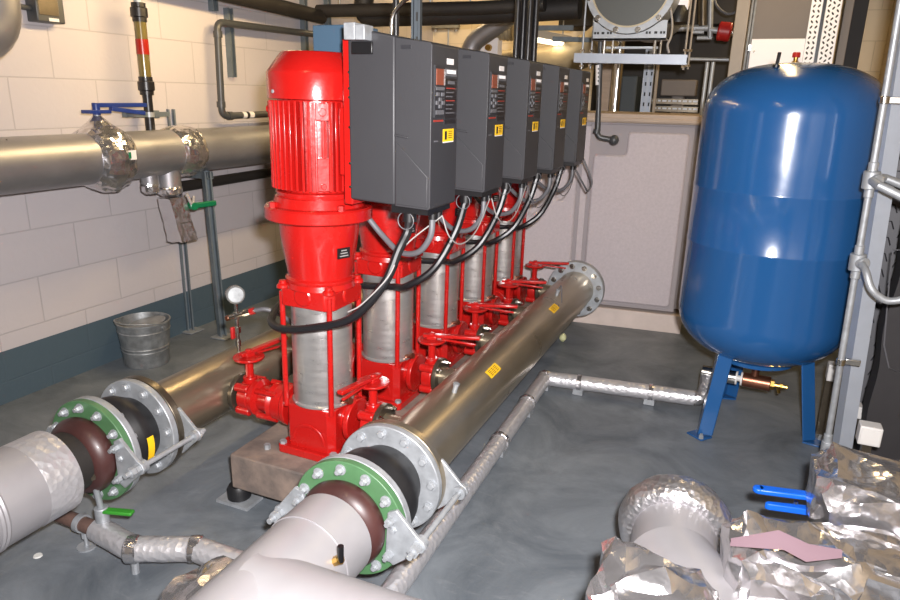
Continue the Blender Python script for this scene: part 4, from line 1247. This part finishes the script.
# ventilation duct with bend
yd = 5.6
pp = [at(468, 75, Y=yd), at(470, 44, Y=yd), at(495, 27, Y=yd), at(500, 16, Y=yd)]
hpipe('ventilation_duct', 'grey round duct bending up to the right on the cream back wall', [V((pp[0].x, yd, 1.0)), pp[1], pp[2], pp[2] + V((0.3, 0, 0.2))], 0.075, 'clad', rr=0.1)
a = at(486, 28, Y=yd + 0.3); b = at(515, 30, Y=yd + 0.3)
fl = []
n = 80
mb = MB().tube([a.lerp(b, k / n) for k in range(n + 1)], 0.09, 20, rf=lambda f: 0.085 + 0.008 * sin(f * 16 * pi))
tag(mb.build('flexible_duct', 'clad_warm'), 'ribbed flexible duct beside the black vertical pipes under the ceiling', 'duct')
a = at(488, 47, Y=5.9)
t = thing('switch_box', 'pale box on the back wall just above the second drive box', 'box', tuple(a))
MB().box((0, 0, 0), (0.22, 0.12, 0.14)).build('box_body', 'white_plate', t, bevel=0.005)
MB().lathe([(0.03, 0), (0.025, 0.03)], (0.03, -0.06, -0.01), (0, -1, 0), 16).build('knob', 'brass', t)
# clad pipe bend, warm lamp light put into its base colour
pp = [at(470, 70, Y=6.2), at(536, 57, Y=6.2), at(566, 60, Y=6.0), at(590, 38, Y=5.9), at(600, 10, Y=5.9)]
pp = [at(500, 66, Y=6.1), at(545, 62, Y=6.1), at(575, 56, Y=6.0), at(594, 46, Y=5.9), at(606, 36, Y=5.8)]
hpipe('clad_bend', 'clad pipe bend coloured as warm lit, behind the farthest drive boxes under a lamp', pp, 0.13, 'clad_warm', rr=0.25, seg=32)
# hanger rails
for k, (x0, y0, x1, y1, yy) in enumerate(((538, 28, 573, 28, 5.4), (553, 39, 592, 40, 5.6))):
    a = at(x0, y0, Y=yy); b = at(x1, y1, Y=yy)
    strut('hanger_rail', ['upper short grey rail hanging left of the round end cap', 'lower short grey rail just right of the lit lamp'][k], a, b, face=(0, 0, 1), slots=False, w=0.035)

# ------------------------------------------------------------------ trapeze with the round end cap on its cradle
ty = 4.05
a = at(575, 58, Y=ty); b = at(687, 60, Y=ty)
tl = strut('trapeze_channel', 'pale steel trapeze channel hanging above the tank on threaded rods', a, b, w=0.05, face=(0, 1, 0.0), mt='galv_light', slots=False)
for (px, yy, lab) in ((582, ty, 'thin threaded rod at the left end of the trapeze channel'), (591, ty + 0.25, 'second thin threaded rod behind the left end of the trapeze'), (684.5, ty, 'brassy threaded rod at the right end of the trapeze'), (689, ty + 0.25, 'second brassy threaded rod behind the right end of trapeze')):
    q = at(px, 58, Y=yy)
    r_ = thing('threaded_rod', lab, 'rod', (q.x, yy, q.z - 0.06), 'threaded hanger rods')
    MB().cyl((0, 0, 0), (0, 0, ZC - q.z + 0.06), 0.0055, seg=10).build('rod', 'cabinet_post' if px > 600 else 'galv', r_)
    for zz_ in (0.012, 0.093):
        MB().cyl((0, 0, zz_), (0, 0, zz_ + 0.012), 0.013, seg=6).build('nut', 'bright_steel', r_)
mid = (a + b) / 2
cc = at(632, -14, Y=ty)
zbase = mid.z + 0.026
t = thing('pipe_cradle', 'grey slotted cradle bracket standing on the trapeze under the round end cap', 'bracket', (cc.x, ty, zbase))
x0 = at(594, 32, Y=ty).x - cc.x; x1 = at(667, 32, Y=ty).x - cc.x
zt = at(632, 21, Y=ty).z - zbase; z0_ = at(632, 40, Y=ty).z - zbase
rad = (cc - at(632, 34, Y=ty)).length
cz = cc.z - zbase
arc = []
for k in range(17):
    xx = x0 + (x1 - x0) * k / 16
    inner = cz - math.sqrt(max(0.0, (rad + 0.004) ** 2 - xx * xx)) if abs(xx) < rad else zt
    arc.append((xx, min(zt, inner)))
MB().prism([(x0, z0_), (x1, z0_)] + arc[::-1], (0, -0.02, 0), (1, 0, 0), (0, 0, 1), (0, 0.006, 0)).build('cradle_plate', 'galv', t)
MB().box(((x0 + x1) / 2, 0.03, z0_ + 0.004), (x1 - x0, 0.1, 0.008)).build('cradle_base', 'galv', t)
sl = MB()
for f in (0.03, 0.07, 0.14, 0.21, 0.25, 0.74, 0.78, 0.86, 0.93, 0.97):
    sl.box((x0 + (x1 - x0) * f, -0.0215, z0_ + 0.035), (0.016 if f in (0.14, 0.86) else 0.011, 0.002, 0.012))
sl.build('slots', 'ink', t)
for f in (0.15, 0.27, 0.85, 0.93):
    MB().cyl((x0 + (x1 - x0) * f, 0.02, 0), (x0 + (x1 - x0) * f, 0.02, z0_), 0.009 if f in (0.15, 0.85) else 0.006, seg=10).build('foot_stud', 'bright_steel', t)
MB().box((0.02, 0.06, z0_ * 0.5), (0.28, 0.03, 0.012)).build('cross_bar', 'galv', t)
t = thing('pipe_end_cap', 'large round dark grey end cap with bright bolted rim, hung above the tank', 'pipe end', (cc.x, ty, cc.z))
MB().lathe([(rad * 0.86, 0.0), (rad * 0.995, 0.0), (rad, 0.05), (rad * 0.92, 0.06), (rad * 0.92, 0.9)], (0, -0.03, 0), (0, 1, 0), 64, cap=False).build('rim', 'galv', t)
MB().lathe([(0.0, 0.012), (rad * 0.86, 0.012), (rad * 0.86, 0.03)], (0, -0.03, 0), (0, 1, 0), 64).build('cap_disc', 'disc_grey', t)
MB().ring((0, -0.034, 0), (0, 1, 0), rad * 0.835, rad * 0.87, 0.02, 64).build('inner_ring', 'clad_warm', t)
bolts(t, (0, -0.03, 0), (0, -1, 0), rad * 0.945, 12, 'bright_steel', 0.25, 0.012, 0.012)
hpipe('white_cable', 'short pale looped cable beside the cradle on the trapeze channel', catmull([at(669, 53, Y=ty - 0.03), at(667.5, 45, Y=ty - 0.03), at(671, 36, Y=ty), at(672, 20, Y=ty + 0.05), at(668, -5, Y=ty + 0.05)], 6), 0.006, 'cable_white', cat='cable')
q = at(680, 6, Y=4.4)
t = thing('actuator_box', 'pale actuator box with dark base right of the round end cap', 'box', tuple(q))
MB().box((0, 0, 0.05), (0.1, 0.08, 0.15)).build('box_body', 'white_plate', t, bevel=0.004)
MB().lathe([(0.03, -0.1), (0.06, -0.09), (0.06, -0.02), (0.05, 0.0)], seg=20).build('dark_base', 'black_plastic', t)

# ------------------------------------------------------------------ plant behind the tank
q0 = at(607, 112, Y=6.0)
tag(MB().box((q0.x - 0.02, 6.0, 1.3), (0.075, 0.1, 2.6)).build('cream_column', 'timber'), 'narrow cream column behind the tank, below the trapeze', 'column')
q0 = at(613, 112, Y=5.95)
hpipe('silver_pipe', 'bright silver vertical pipe right beside the cream column', [V((q0.x + 0.02, 5.9, 0.0)), V((q0.x + 0.02, 5.9, 2.0))], 0.045, 'bright_steel')
a = at(618, 108, Y=6.0); b = at(639, 76, Y=6.0)
tag(MB().box(((a.x + b.x) / 2, 6.1, b.z / 2), (b.x - a.x, 0.3, b.z)).build('equipment_cabinet', 'slate_panel', bevel=0.01), 'slate grey cabinet behind the tank beside the galvanised column', 'cabinet')
for k, px in enumerate((642.5, 647.5)):
    q = at(px, 112, Y=5.7)
    strut('channel_column', ['left strut of the galvanised pair rising behind the tank', 'right strut of the galvanised pair rising behind the tank'][k], (q.x, 5.7, 0.004), (q.x, 5.7, 1.83), w=0.038, face=(0, -1, 0), mt='galv_light')
q = at(654, 112, Y=5.6); q2 = at(658, 65, Y=5.6)
hpipe('thin_pipe', 'thin tan pipe standing behind the tank, right of the galvanised column', [V((q.x, 5.6, 0.0)), V((q2.x, 5.6, q2.z))], 0.012, 'cabinet_post')
a = at(596, 60, Y=6.35); b = at(738, 60, Y=6.35)
tag(MB().box(((a.x + b.x) / 2, 6.4, 1.02), (b.x - a.x, 0.25, 2.04)).build('unlit_backdrop', 'near_black', bevel=0.01), 'large added dark block standing for the unlit back of the room behind tank', 'backdrop')  # dark block added where the back of the room falls off unlit
a = at(661, 96, Y=6.1); b = at(698, 80, Y=6.1)
db_ = MB().box(((a.x + b.x) / 2, 6.1, (a.z + b.z) / 2), (b.x - a.x, 0.15, b.z - a.z))
db_.box(((a.x + b.x) / 2, 6.12, b.z / 2), (0.1, 0.1, b.z))
tag(db_.build('duct_box', 'cabinet_brown', bevel=0.01), 'brownish duct box above the cable ladders behind the tank', 'duct')
for k, py in enumerate((101, 108.5)):
    a = at(652, py, Y=5.75); b = at(698, py + 1, Y=5.75)
    t = thing('cable_ladder', ['upper dark cable ladder with pale rungs behind the tank', 'lower dark cable ladder with pale rungs behind the tank'][k], 'cable tray', tuple(a), 'cable ladders behind the tank')
    MB().box(((b.x - a.x) / 2, 0, 0.0), (b.x - a.x, 0.02, 0.04)).build('side_rail', 'dark_steel', t)
    for j in range(9):
        MB().box(((b.x - a.x) * (j + 0.5) / 9, -0.012, 0.004), (0.018 if j % 2 else 0.03, 0.006, 0.012)).build('rung', 'galv', t)
for k, px in enumerate((700, 705.5)):
    q = at(px + 1.5, 112, Y=4.66); q2 = at(px + 3.5, 62, Y=4.66)
    hpipe('conduit', ['left of two thin grey conduits beside the left shoulder of blue vessel', 'right of two thin grey conduits beside the left shoulder of blue vessel'][k], [V((q.x, 4.66, 0)), V((q.x, 4.66, q2.z))], 0.012, 'galv', seg=12)
a = at(688, 59, Y=5.0); b = at(740, 60, Y=5.0)
hpipe('horizontal_conduit', 'thin level grey conduit right of the trapeze channel', [a, b], 0.011, 'galv', seg=12)
# pipes and red coupling
for k, (x0, y0, x1, y1, r_) in enumerate(((666, 28, 708, 28, 0.022), (692, 32, 704, 32, 0.014), (697, 38, 712, 38, 0.014), (711, -20, 710, 38, 0.018), (703, -20, 703, 26, 0.03))):
    a = at(x0, y0, Y=5.2); b = at(x1, y1, Y=5.2)
    hpipe('service_pipe', ['upper level grey pipe in the dark behind the trapeze rods', 'short level grey pipe below the upper one behind the rods', 'lowest short grey pipe behind the rods ending at an elbow', 'slim vertical grey pipe left of the red coupling', 'dark thick vertical pipe behind the brassy rods'][k], [a, b], r_, 'galv' if k < 4 else 'dark_steel', seg=14)
a = at(712, 30, Y=5.2); b = at(736, 33, Y=5.2)
t = thing('red_coupling', 'dark red pipe coupling in the shadows left of the brown cabinet', 'coupling', tuple(a))
d = b - a
MB().cyl(d * 0.25, d * 0.8, 0.06, seg=24).build('coupling_body', 'red_knob', t, bevel=0.01)
MB().cyl(d * -0.1, d * 0.3, 0.02, seg=14).build('pipe', 'galv', t)
MB().lathe([(0.03, 0), (0.03, 0.02), (0.015, 0.03)], d * 0.84, d, 12).build('end_plug', 'bright_steel', t)
hpipe('grey_cable', 'grey cable hanging in a loop above the dark red coupling', catmull([at(713, -8, Y=5.1), at(716, 4, Y=5.1), at(722, 11, Y=5.1), at(729, 14, Y=5.1), at(737, 10, Y=5.1), at(741, -8, Y=5.1)], 6), 0.008, 'cable_grey', cat='cable', seg=10)

# ------------------------------------------------------------------ cabinet and trays behind the vessel
yc_ = 4.75
a = at(735, 70, Y=yc_); b = at(748, 0, Y=yc_)
t = thing('control_cabinet', 'tall brown grey cabinet behind the blue vessel, with white plate in front', 'cabinet', (0.03, yc_, 0))
xl = at(741, 30, Y=yc_).x - 0.03; xm = at(750, 30, Y=yc_).x - 0.03; xr = at(818, 30, Y=yc_).x - 0.03
MB().box(((xm + xr) / 2, 0.2, 1.1), (xr - xm, 0.36, 2.2)).build('cabinet_body', 'cabinet_brown', t, bevel=0.005)
MB().box((xl - 0.005, 0.06, 1.3), (0.075, 0.14, 2.6)).build('corner_post', 'cabinet_post', t, bevel=0.004)
for xx in (xl + 0.045, xl + 0.062):
    MB().cyl((xx, 0.0, 0), (xx, 0.0, 2.6), 0.007, seg=10).build('hinge_rod', 'galv', t)
q = at(750, 48, Y=yc_)
MB().box((q.x - 0.03, -0.01, q.z), (0.022, 0.03, 0.04)).build('door_catch', 'bright_steel', t, bevel=0.003)
a = at(752, 39, Y=yc_ - 0.05); b = at(812, 72, Y=yc_ - 0.05)
t = thing('white_plate', 'plain white mounting plate behind the top of the blue vessel', 'plate', ((a.x + b.x) / 2, yc_ - 0.04, (a.z + b.z) / 2))
w_, h_ = b.x - a.x, a.z - b.z
MB().box((0, 0, -0.05), (w_, 0.02, h_ + 0.1)).build('plate', 'white_plate', t, bevel=0.002)
for s in (-1, 1):
    MB().lathe([(0.006, 0), (0.005, 0.004)], (s * w_ * 0.44, -0.01, h_ * 0.12), (0, -1, 0), 8).build('screw', 'dark_steel', t)
q = at(796, 56, Y=yc_ - 0.05)
t = thing('red_valve_cap', 'small red and gold capped fitting in front of the white plate', 'fitting', (q.x, yc_ - 0.09, q.z))
MB().lathe([(0.022, -0.045), (0.022, -0.035), (0.013, -0.03), (0.013, -0.008)], seg=16).build('brass_neck', 'brass', t)
MB().lathe([(0.022, -0.01), (0.022, 0.012), (0.018, 0.018)], seg=14).build('red_cap', 'red_knob', t)
MB().box((0, 0.03, -0.06), (0.012, 0.07, 0.06)).build('support_arm', 'brass', t)
for k, (px, wpx) in enumerate(((814, 11), (831, 15))):
    yy = yc_ - 0.08
    a = at(px - wpx / 2 - 1, 30, Y=yy); b = at(px + wpx / 2 - 1, 30, Y=yy)
    w_ = b.x - a.x
    t = thing('perforated_tray', ['narrow perforated white cable tray standing right of the white plate', 'wider perforated white cable tray standing upright behind vessel top'][k], 'cable tray', ((a.x + b.x) / 2, yy, 0), 'perforated trays behind the vessel')
    MB().box((0, 0, 1.35), (w_, 0.003, 2.7)).build('tray_plate', 'white_plate', t)
    for s in (-1, 1):
        MB().box((s * w_ / 2, 0.015, 1.35), (0.003, 0.03, 2.7)).build('tray_edge', 'galv', t)
    ho = MB()
    for j in range(26):
        zz_ = 1.5 + j * 0.028
        for i_ in (-1, 0, 1) if k else (-1, 1):
            aa = 0.6 * (1 if (i_ + j) % 2 else -1)
            cx = i_ * w_ * (0.3 if k else 0.22); cz_ = zz_ + (0.014 if i_ == 0 else 0)
            ho.prism([(0.008 * cos(q_) * 0.6, 0.010 * sin(q_)) for q_ in [2 * pi * n_ / 10 for n_ in range(10)]], (cx, -0.0022, cz_), (cos(aa), 0, sin(aa)), (-sin(aa), 0, cos(aa)), (0, 0.0005, 0))
    ho.build('perforations', 'ink', t)
q = at(822, 30, Y=yc_)
tag(MB().box((q.x, yc_ + 0.02, 1.35), (0.05, 0.05, 2.7)).build('black_trunking', 'black_plastic'), 'black upright trunking between the two perforated trays', 'trunking')
q = at(844, 30, Y=yc_)
tag(MB().box((q.x + 0.005, yc_ + 0.05, 1.35), (0.045, 0.12, 2.7)).build('grey_trunking', 'cabinet_brown', bevel=0.003), 'brown grey upright trunking right of the perforated trays', 'trunking')
q = at(851, 30, Y=yc_ + 0.3)
tag(MB().box((q.x + 0.03, yc_ + 0.4, 1.35), (0.08, 0.2, 2.7)).build('dark_column', 'near_black', bevel=0.004), 'dark column in the corner between trunking and brick wall', 'column')

# ------------------------------------------------------------------ right side: channel post with conduit
b0 = V((0.462, 2.86, 0.0)); tp = at(905, 40, Y=2.80)
b0 = at(842, 455, Y=2.86); b0.z = 0.004
ext = b0 + (tp - b0) * 1.55
t = strut('channel_post', 'bright galvanised channel post standing at the right of the blue vessel', b0, ext, w=0.052, face=(-0.35, 1, 0), mt='galv_light', slots=False)
# close the visible face (flat web towards the camera)
axp = (ext - b0).normalized()
off = V((-0.072, -0.05, 0))
c0 = at(825, 462, Y=2.74); c0.z = 0.0
c1 = at(898.5, 15, Y=2.70)
cdir = (c1 - c0)
t = thing('steel_conduit', 'galvanised conduit with tee boxes running up the post beside blue vessel', 'conduit', tuple(c0))
MB().cyl((0, 0, 0), cdir * 1.6, 0.0115, seg=16).build('conduit_tube', 'galv', t)
def cf(py):
    # fraction along the conduit at photo height py
    lo, hi = 0.0, 1.2
    for _ in range(40):
        mm = (lo + hi) / 2; p = c0 + cdir * mm - EYE
        yy_ = 300 - F_PX * p.dot(CU) / p.dot(CF)
        if yy_ > py: lo = mm
        else: hi = mm
    return lo
for py, bx in ((180, 1), (262, 1), (448, 0)):
    p = cdir * cf(py); d = cdir.normalized()
    mm = MB().cyl(p - d * 0.03, p + d * 0.03, 0.026 if bx else 0.02, seg=18)
    mm.cyl(p - d * 0.06, p + d * 0.06, 0.0155, seg=14)
    mm.cyl(p, p + V((0.02, -0.03, 0)), 0.022, seg=16)
    mm.build('tee_box', 'galv', t, bevel=0.003)
for py in (100, 362):
    p = cdir * cf(py)
    mm = MB().box(p + V((0.03, 0.02, 0)), (0.07, 0.02, 0.022)); mm.cyl(p - cdir.normalized() * 0.012, p + cdir.normalized() * 0.012, 0.0155, seg=14)
    mm.build('saddle_clip', 'bright_steel', t, bevel=0.002)
pa = c0 + cdir * cf(180)
t = thing('flexible_conduit', 'steel branch conduits leading off right from the upper tee box', 'conduit', tuple(pa))
MB().tube([V((0, -0.03, 0)), at(880, 186, Y=2.62) - pa, at(905, 198, Y=2.6) - pa, at(940, 214, Y=2.6) - pa], 0.014, 14).build('lower_branch', 'galv', t)
MB().tube([V((0.02, 0, 0.01)), at(885, 178, Y=2.75) - pa, at(905, 186, Y=2.75) - pa, at(940, 198, Y=2.75) - pa], 0.014, 14).build('upper_branch', 'galv', t)
pb = c0 + cdir * cf(262)
hpipe('flexible_conduit', 'grey flexible conduit sagging in a loop from the lower tee box', catmull([pb + V((0.01, -0.035, 0)), at(866, 272, Y=2.64), at(871, 288, Y=2.62), at(881, 298, Y=2.62), at(893, 301, Y=2.62), at(912, 296, Y=2.62), at(940, 280, Y=2.62)], 8), 0.0125, 'galv', cat='conduit', seg=14)

# wire netting guard and black enclosure at the right edge
yg = 3.35
t = thing('wire_guard', 'grey board covered with dark hexagonal wire netting behind the right hand post', 'guard', (0.58, yg, 0))
ga = at(852, 400, Y=yg); gb = at(905, 200, Y=yg)
MB().box((0.1, 0.02, 0.62), (0.28, 0.02, 1.24)).build('backing_board', 'cable_grey', t)
net = MB()
hs = 0.075
for r_ in range(18):
    for c_ in range(4):
        cx = -0.02 + c_ * hs * 1.5 * 0.62; cz_ = 0.05 + r_ * hs * 0.92 + (hs * 0.46 if c_ % 2 else 0)
        pts = [V((cx + 0.62 * hs * 0.55 * cos(q_), 0.0, cz_ + hs * 0.5 * sin(q_))) for q_ in [pi / 3 * k for k in range(7)]]
        if cz_ < 1.2:
            net.tube(pts[:4], 0.0028, 5)
net.build('wire_netting', 'wire_dark', t)
fr = MB().box((-0.045, 0, 0.62), (0.03, 0.05, 1.24)); fr.box((0.09, 0, 1.25), (0.3, 0.05, 0.03))
fr.build('guard_frame', 'guard_black', t, bevel=0.003)
ya = 2.95
bx = [at(883, 330, Y=ya).x, 0.83]
t = thing('black_enclosure', 'dark rubbery black casing with embossed outline at the right edge', 'enclosure', (bx[0], ya, 0))
wv = []
for k in range(25):
    z_ = 1.12 * k / 24
    wv.append((0.006 * sin(k * 0.8) + 0.004 * sin(k * 0.37) + 0.01, z_))
MB().prism(wv + [(bx[1] - bx[0], 1.12), (bx[1] - bx[0], 0)], (0, 0, 0), (1, 0, 0), (0, 0, 1), (0, 0.12, 0)).build('casing', 'guard_black', t)
pa_ = [at(893, 250, Y=ya - 0.005), at(889, 285, Y=ya - 0.005), at(884, 345, Y=ya - 0.005), at(889, 368, Y=ya - 0.005), at(912, 378, Y=ya - 0.005), at(915, 250, Y=ya - 0.005)]
MB().tube([p - V((bx[0], ya, 0)) for p in pa_ + pa_[:1]], 0.003, 6).build('embossed_outline', 'cable_grey', t)
# small pale boxes near the floor
for k, (x0, y0, x1, y1, Y_, lab) in enumerate(((826, 366, 838, 381, 3.25, 'small pale cube box on the floor line between vessel leg and post'), (851, 408, 864, 418, 3.1, 'small flat pale box behind the bright post near the floor'), (857, 430, 884, 444, 2.6, 'white plastic junction box just above the foil jacket at right'))):
    a = at(x0, y1, Y=Y_); b = at(x1, y0, Y=Y_)
    t = thing('junction_box', lab, 'box', ((a.x + b.x) / 2, Y_, a.z))
    MB().box((0, 0.03, (b.z - a.z) / 2), (b.x - a.x, 0.06, b.z - a.z)).build('box_body', 'white_box', t, bevel=0.004)
    MB().box((0, -0.001, (b.z - a.z) / 2), ((b.x - a.x) * 0.86, 0.004, (b.z - a.z) * 0.8)).build('lid', 'white_box', t, bevel=0.001)
    MB().box((0, 0.035, -a.z / 2), (0.03, 0.03, a.z)).build('support', 'dark_steel', t)

# ------------------------------------------------------------------ foreground right: clad pipe, foil jackets, blue lever
zc = 0.27
fc = at(675, 528, Z=zc)
t = thing('clad_elbow', 'clad pipe elbow with a thick crumpled foil collar in the lower right foreground', 'pipe', tuple(fc))
d1 = V((0.05, -1.0, 0.0)).normalized()
d2 = V((0.52, -0.85, 0.0)).normalized()
tor = MB()
nr, ns = 56, 20
tprof = []
for k in range(ns):
    a = 2 * pi * k / ns
    tprof.append((0.122 + 0.036 * cos(a), 0.055 * sin(a)))
tor.lathe(tprof, (0, 0, 0), d1, nr, closed=True)
crinkle(tor, 0.006, 26, 3).build('foil_collar', 'foil_fine', t)
MB().lathe([(0.0, -0.052), (0.12, -0.05)], (0, 0, 0), d1, 40).build('end_disc', 'dark_steel', t)
L1 = 0.17
mit = (d1 + d2).normalized()
def mitre(p0, p1, r, n0, n1, seg=48):
    """cylinder from p0 to p1 cut by planes with normals n0, n1"""
    ax = (p1 - p0).normalized(); u, w, _ = basis(ax)
    vs = []
    for (p, n) in ((p0, n0), (p1, n1)):
        for k in range(seg):
            a = 2 * pi * k / seg
            q = p + (u * cos(a) + w * sin(a)) * r
            q = q + ax * ((p - q).dot(n) / ax.dot(n))
            vs.append(q)
    fs = [(k, (k + 1) % seg, seg + (k + 1) % seg, seg + k) for k in range(seg)]
    return MB().add(vs, fs)
pm = d1 * L1
mitre(d1 * -0.01, pm, 0.113, d1, mit).build('straight_cladding', 'clad_matte', t)
mitre(pm, pm + d2 * 0.45, 0.115, mit, d2).build('mitred_cladding', 'clad_matte', t)
MB().box(V((0, -0.1, -0.2)) , (0.05, 0.05, zc - 0.13)).build('pipe_support', 'galv', t)


def jacket(name, label, c, size, seed, amp, mt='foil', flap=None):
    """baggy foil jacket: creased rounded block"""
    t = thing(name, label, 'insulation', tuple(c))
    bm = bmesh.new()
    bmesh.ops.create_icosphere(bm, subdivisions=3, radius=1.0)
    rnd = random.Random(seed)
    for v in bm.verts:
        p = v.co.copy()
        q = V([math.copysign(abs(x) ** 0.62, x) for x in p])
        v.co = V((q.x * size[0], q.y * size[1], q.z * size[2]))
        g = v.co * 9 + V((seed, seed * 2.3, 0))
        cr_ = NZ.voronoi(g)[0]
        v.co += p * ((cr_[1] - cr_[0]) - 0.25) * amp + V([rnd.uniform(-1, 1) for _ in range(3)]) * amp * 0.16
    bmesh.ops.subdivide_edges(bm, edges=bm.edges[:], cuts=1, use_grid_fill=True)
    for v in bm.verts:
        v.co += V([rnd.uniform(-1, 1) for _ in range(3)]) * amp * 0.05
    me = bpy.data.meshes.new('foil_wrap'); bm.to_mesh(me); bm.free()
    me.materials.append(MATS[mt])
    me.polygons.foreach_set('use_smooth', [True] * len(me.polygons))
    me.set_sharp_from_angle(angle=R(24))
    o = bpy.data.objects.new('foil_wrap', me); COL.objects.link(o); o.parent = t
    return t


c = at(655, 622, Z=0.42)
jacket('foil_jacket', 'crumpled foil jacket at the bottom edge in front of the clad elbow', c, (0.13, 0.11, 0.12), 3, 0.06)
c = at(783, 575, Z=0.40)
tb = jacket('foil_jacket', 'large crumpled foil jacket with a pink torn fold, bottom right foreground', c, (0.14, 0.12, 0.12), 11, 0.07)
pk = [at(730, 546, Y=c.y - 0.10) - c, at(778, 538, Y=c.y - 0.10) - c, at(808, 552, Y=c.y - 0.10) - c, at(842, 558, Y=c.y - 0.09) - c, at(806, 562, Y=c.y - 0.11) - c, at(784, 550, Y=c.y - 0.11) - c]
pf = MB(); n = len(pk)
pf.add(pk + [p + V((0.0, 0.012, 0.012)) for p in pk], [tuple(range(n - 1, -1, -1)), tuple(range(n, 2 * n))] + [(i, (i + 1) % n, n + (i + 1) % n, n + i) for i in range(n)])
pf.build('torn_fold', 'pink_foam', tb)
c = at(872, 500, Z=0.42)
jacket('foil_jacket', 'crumpled foil jacket at the right edge beside the bright blue lever', c, (0.16, 0.14, 0.105), 23, 0.06)
c = at(880, 580, Z=0.36)
jacket('foil_jacket', 'dark lower foil jacket in the bottom right corner', c, (0.16, 0.12, 0.09), 31, 0.05)
c = at(222, 618, Z=0.13)
jacket('foil_jacket', 'smooth creased foil wrap at the bottom edge, left of the clad tee', c, (0.13, 0.12, 0.12), 41, 0.035)

lc = at(835, 503, Z=0.36)
le = at(758, 493, Z=0.36)
t = thing('blue_lever_valve', 'bright blue double handled valve lever poking out of the right foil jacket', 'valve', tuple(lc))
d = (le - lc); Ld = d.length; d.normalize(); n = V((0, 0, 1)).cross(d)
ro = MX((d, n, V((0, 0, 1)))).transposed()
l1 = MB().box(d * (Ld / 2) + V((0, 0, 0.012)), (Ld, 0.032, 0.016), ro); l1.cyl(le - lc + V((0, 0, 0.004)), le - lc + V((0, 0, 0.02)), 0.016, seg=14)
l1.build('upper_handle', 'blue_lever', t, bevel=0.004)
l2 = MB().prism([(-0.02, -0.016), (Ld * 0.86, -0.006), (Ld * 0.9, 0.004), (Ld * 0.86, 0.012), (-0.02, 0.016)], V((0, -0.014, -0.036)), d, n, (0, 0, 0.02))
l2.build('lower_handle', 'blue_lever', t, bevel=0.003)
MB().lathe([(0.006, -0.004), (0.006, 0.003)], d * (Ld * 0.5) + V((0, -0.012, -0.007)), (0, 0, 1), 10).build('pivot_screw', 'bright_steel', t)
MB().cyl((0, 0, -0.04), (0, 0, 0.04), 0.02, seg=14).build('stem', 'galv', t)

# ------------------------------------------------------------------ light: fluorescent battens + the photographer's flash
def batten(label, loc, rot, power, ln=1.2, tilt=0.0):
    t = thing('fluorescent_batten', label, 'lamp', loc, 'fluorescent battens', rot)
    for s in (-1, 1):
        MB().cyl((s * ln * 0.4, 0, 0.05), (s * ln * 0.4, 0, ZC - loc[2]), 0.006, seg=8).build('suspension_rod', 'galv', t)
    MB().box((0, 0, 0.03), (ln, 0.1, 0.06)).build('batten_body', 'lamp_body', t, bevel=0.004)
    for s in (-1, 1):
        MB().cyl((-ln * 0.475, s * 0.03, -0.012), (ln * 0.475, s * 0.03, -0.012), 0.013, seg=14).build('tube', 'lamp_on', t)
    ld = bpy.data.lights.new('batten_light', 'AREA'); ld.shape = 'RECTANGLE'; ld.size = ln; ld.size_y = 0.1
    ld.energy = power; ld.color = (1.0, 0.71, 0.35)
    lo = bpy.data.objects.new('batten_light', ld); COL.objects.link(lo)
    lo.location = V(loc) + V((0, 0, -0.035)); lo.rotation_euler = (0, tilt, rot) if tilt == 0 else (0, tilt, 0)
    if tilt:
        ld.size, ld.size_y = 0.1, ln
    return t


batten('fluorescent lamp above the left wall aisle, out of view', (-2.1, 3.0, 2.2), pi / 2, 25, 1.2, R(62))
batten('fluorescent lamp above the passage behind the camera', (-1.0, 0.2, 2.9), pi / 2, 5)
q = at(545.5, 40, Y=5.7)
batten('glowing fluorescent lamp hanging at the back of the room above the farthest drives', (q.x, 5.7, q.z), R(80), 1.0, 0.8)
batten('fluorescent lamp near the left back corner, out of view', (-2.3, 5.9, 2.7), 0, 12)
batten('nearer fluorescent lamp over the blue vessel, out of view', (0.05, 3.9, 2.42), pi / 2, 7)
batten('farther fluorescent lamp over the water tank, out of view', (0.05, 5.4, 2.42), pi / 2, 7)

fd = bpy.data.lights.new('camera_flash', 'AREA'); fd.shape = 'RECTANGLE'; fd.size = 0.07; fd.size_y = 0.05
fd.energy = 84; fd.color = (1.0, 0.965, 0.97); fd.spread = R(150)
fl = bpy.data.objects.new('camera_flash', fd); COL.objects.link(fl)
fm = MX((CR, CU, -CF)).transposed().to_4x4(); fm.translation = EYE + CU * 0.10 + CR * 0.07 - CF * 0.02
fl.matrix_world = fm

wd = bpy.data.worlds.new('world'); SC.world = wd; wd.use_nodes = True
wd.node_tree.nodes['Background'].inputs[0].default_value = (0.9, 0.92, 1.0, 1)
wd.node_tree.nodes['Background'].inputs[1].default_value = 0.02

vs = SC.view_settings
vs.view_transform = 'Standard'; vs.look = 'None'; vs.gamma = 1.0; vs.use_curve_mapping = False
vs.exposure = 0.38
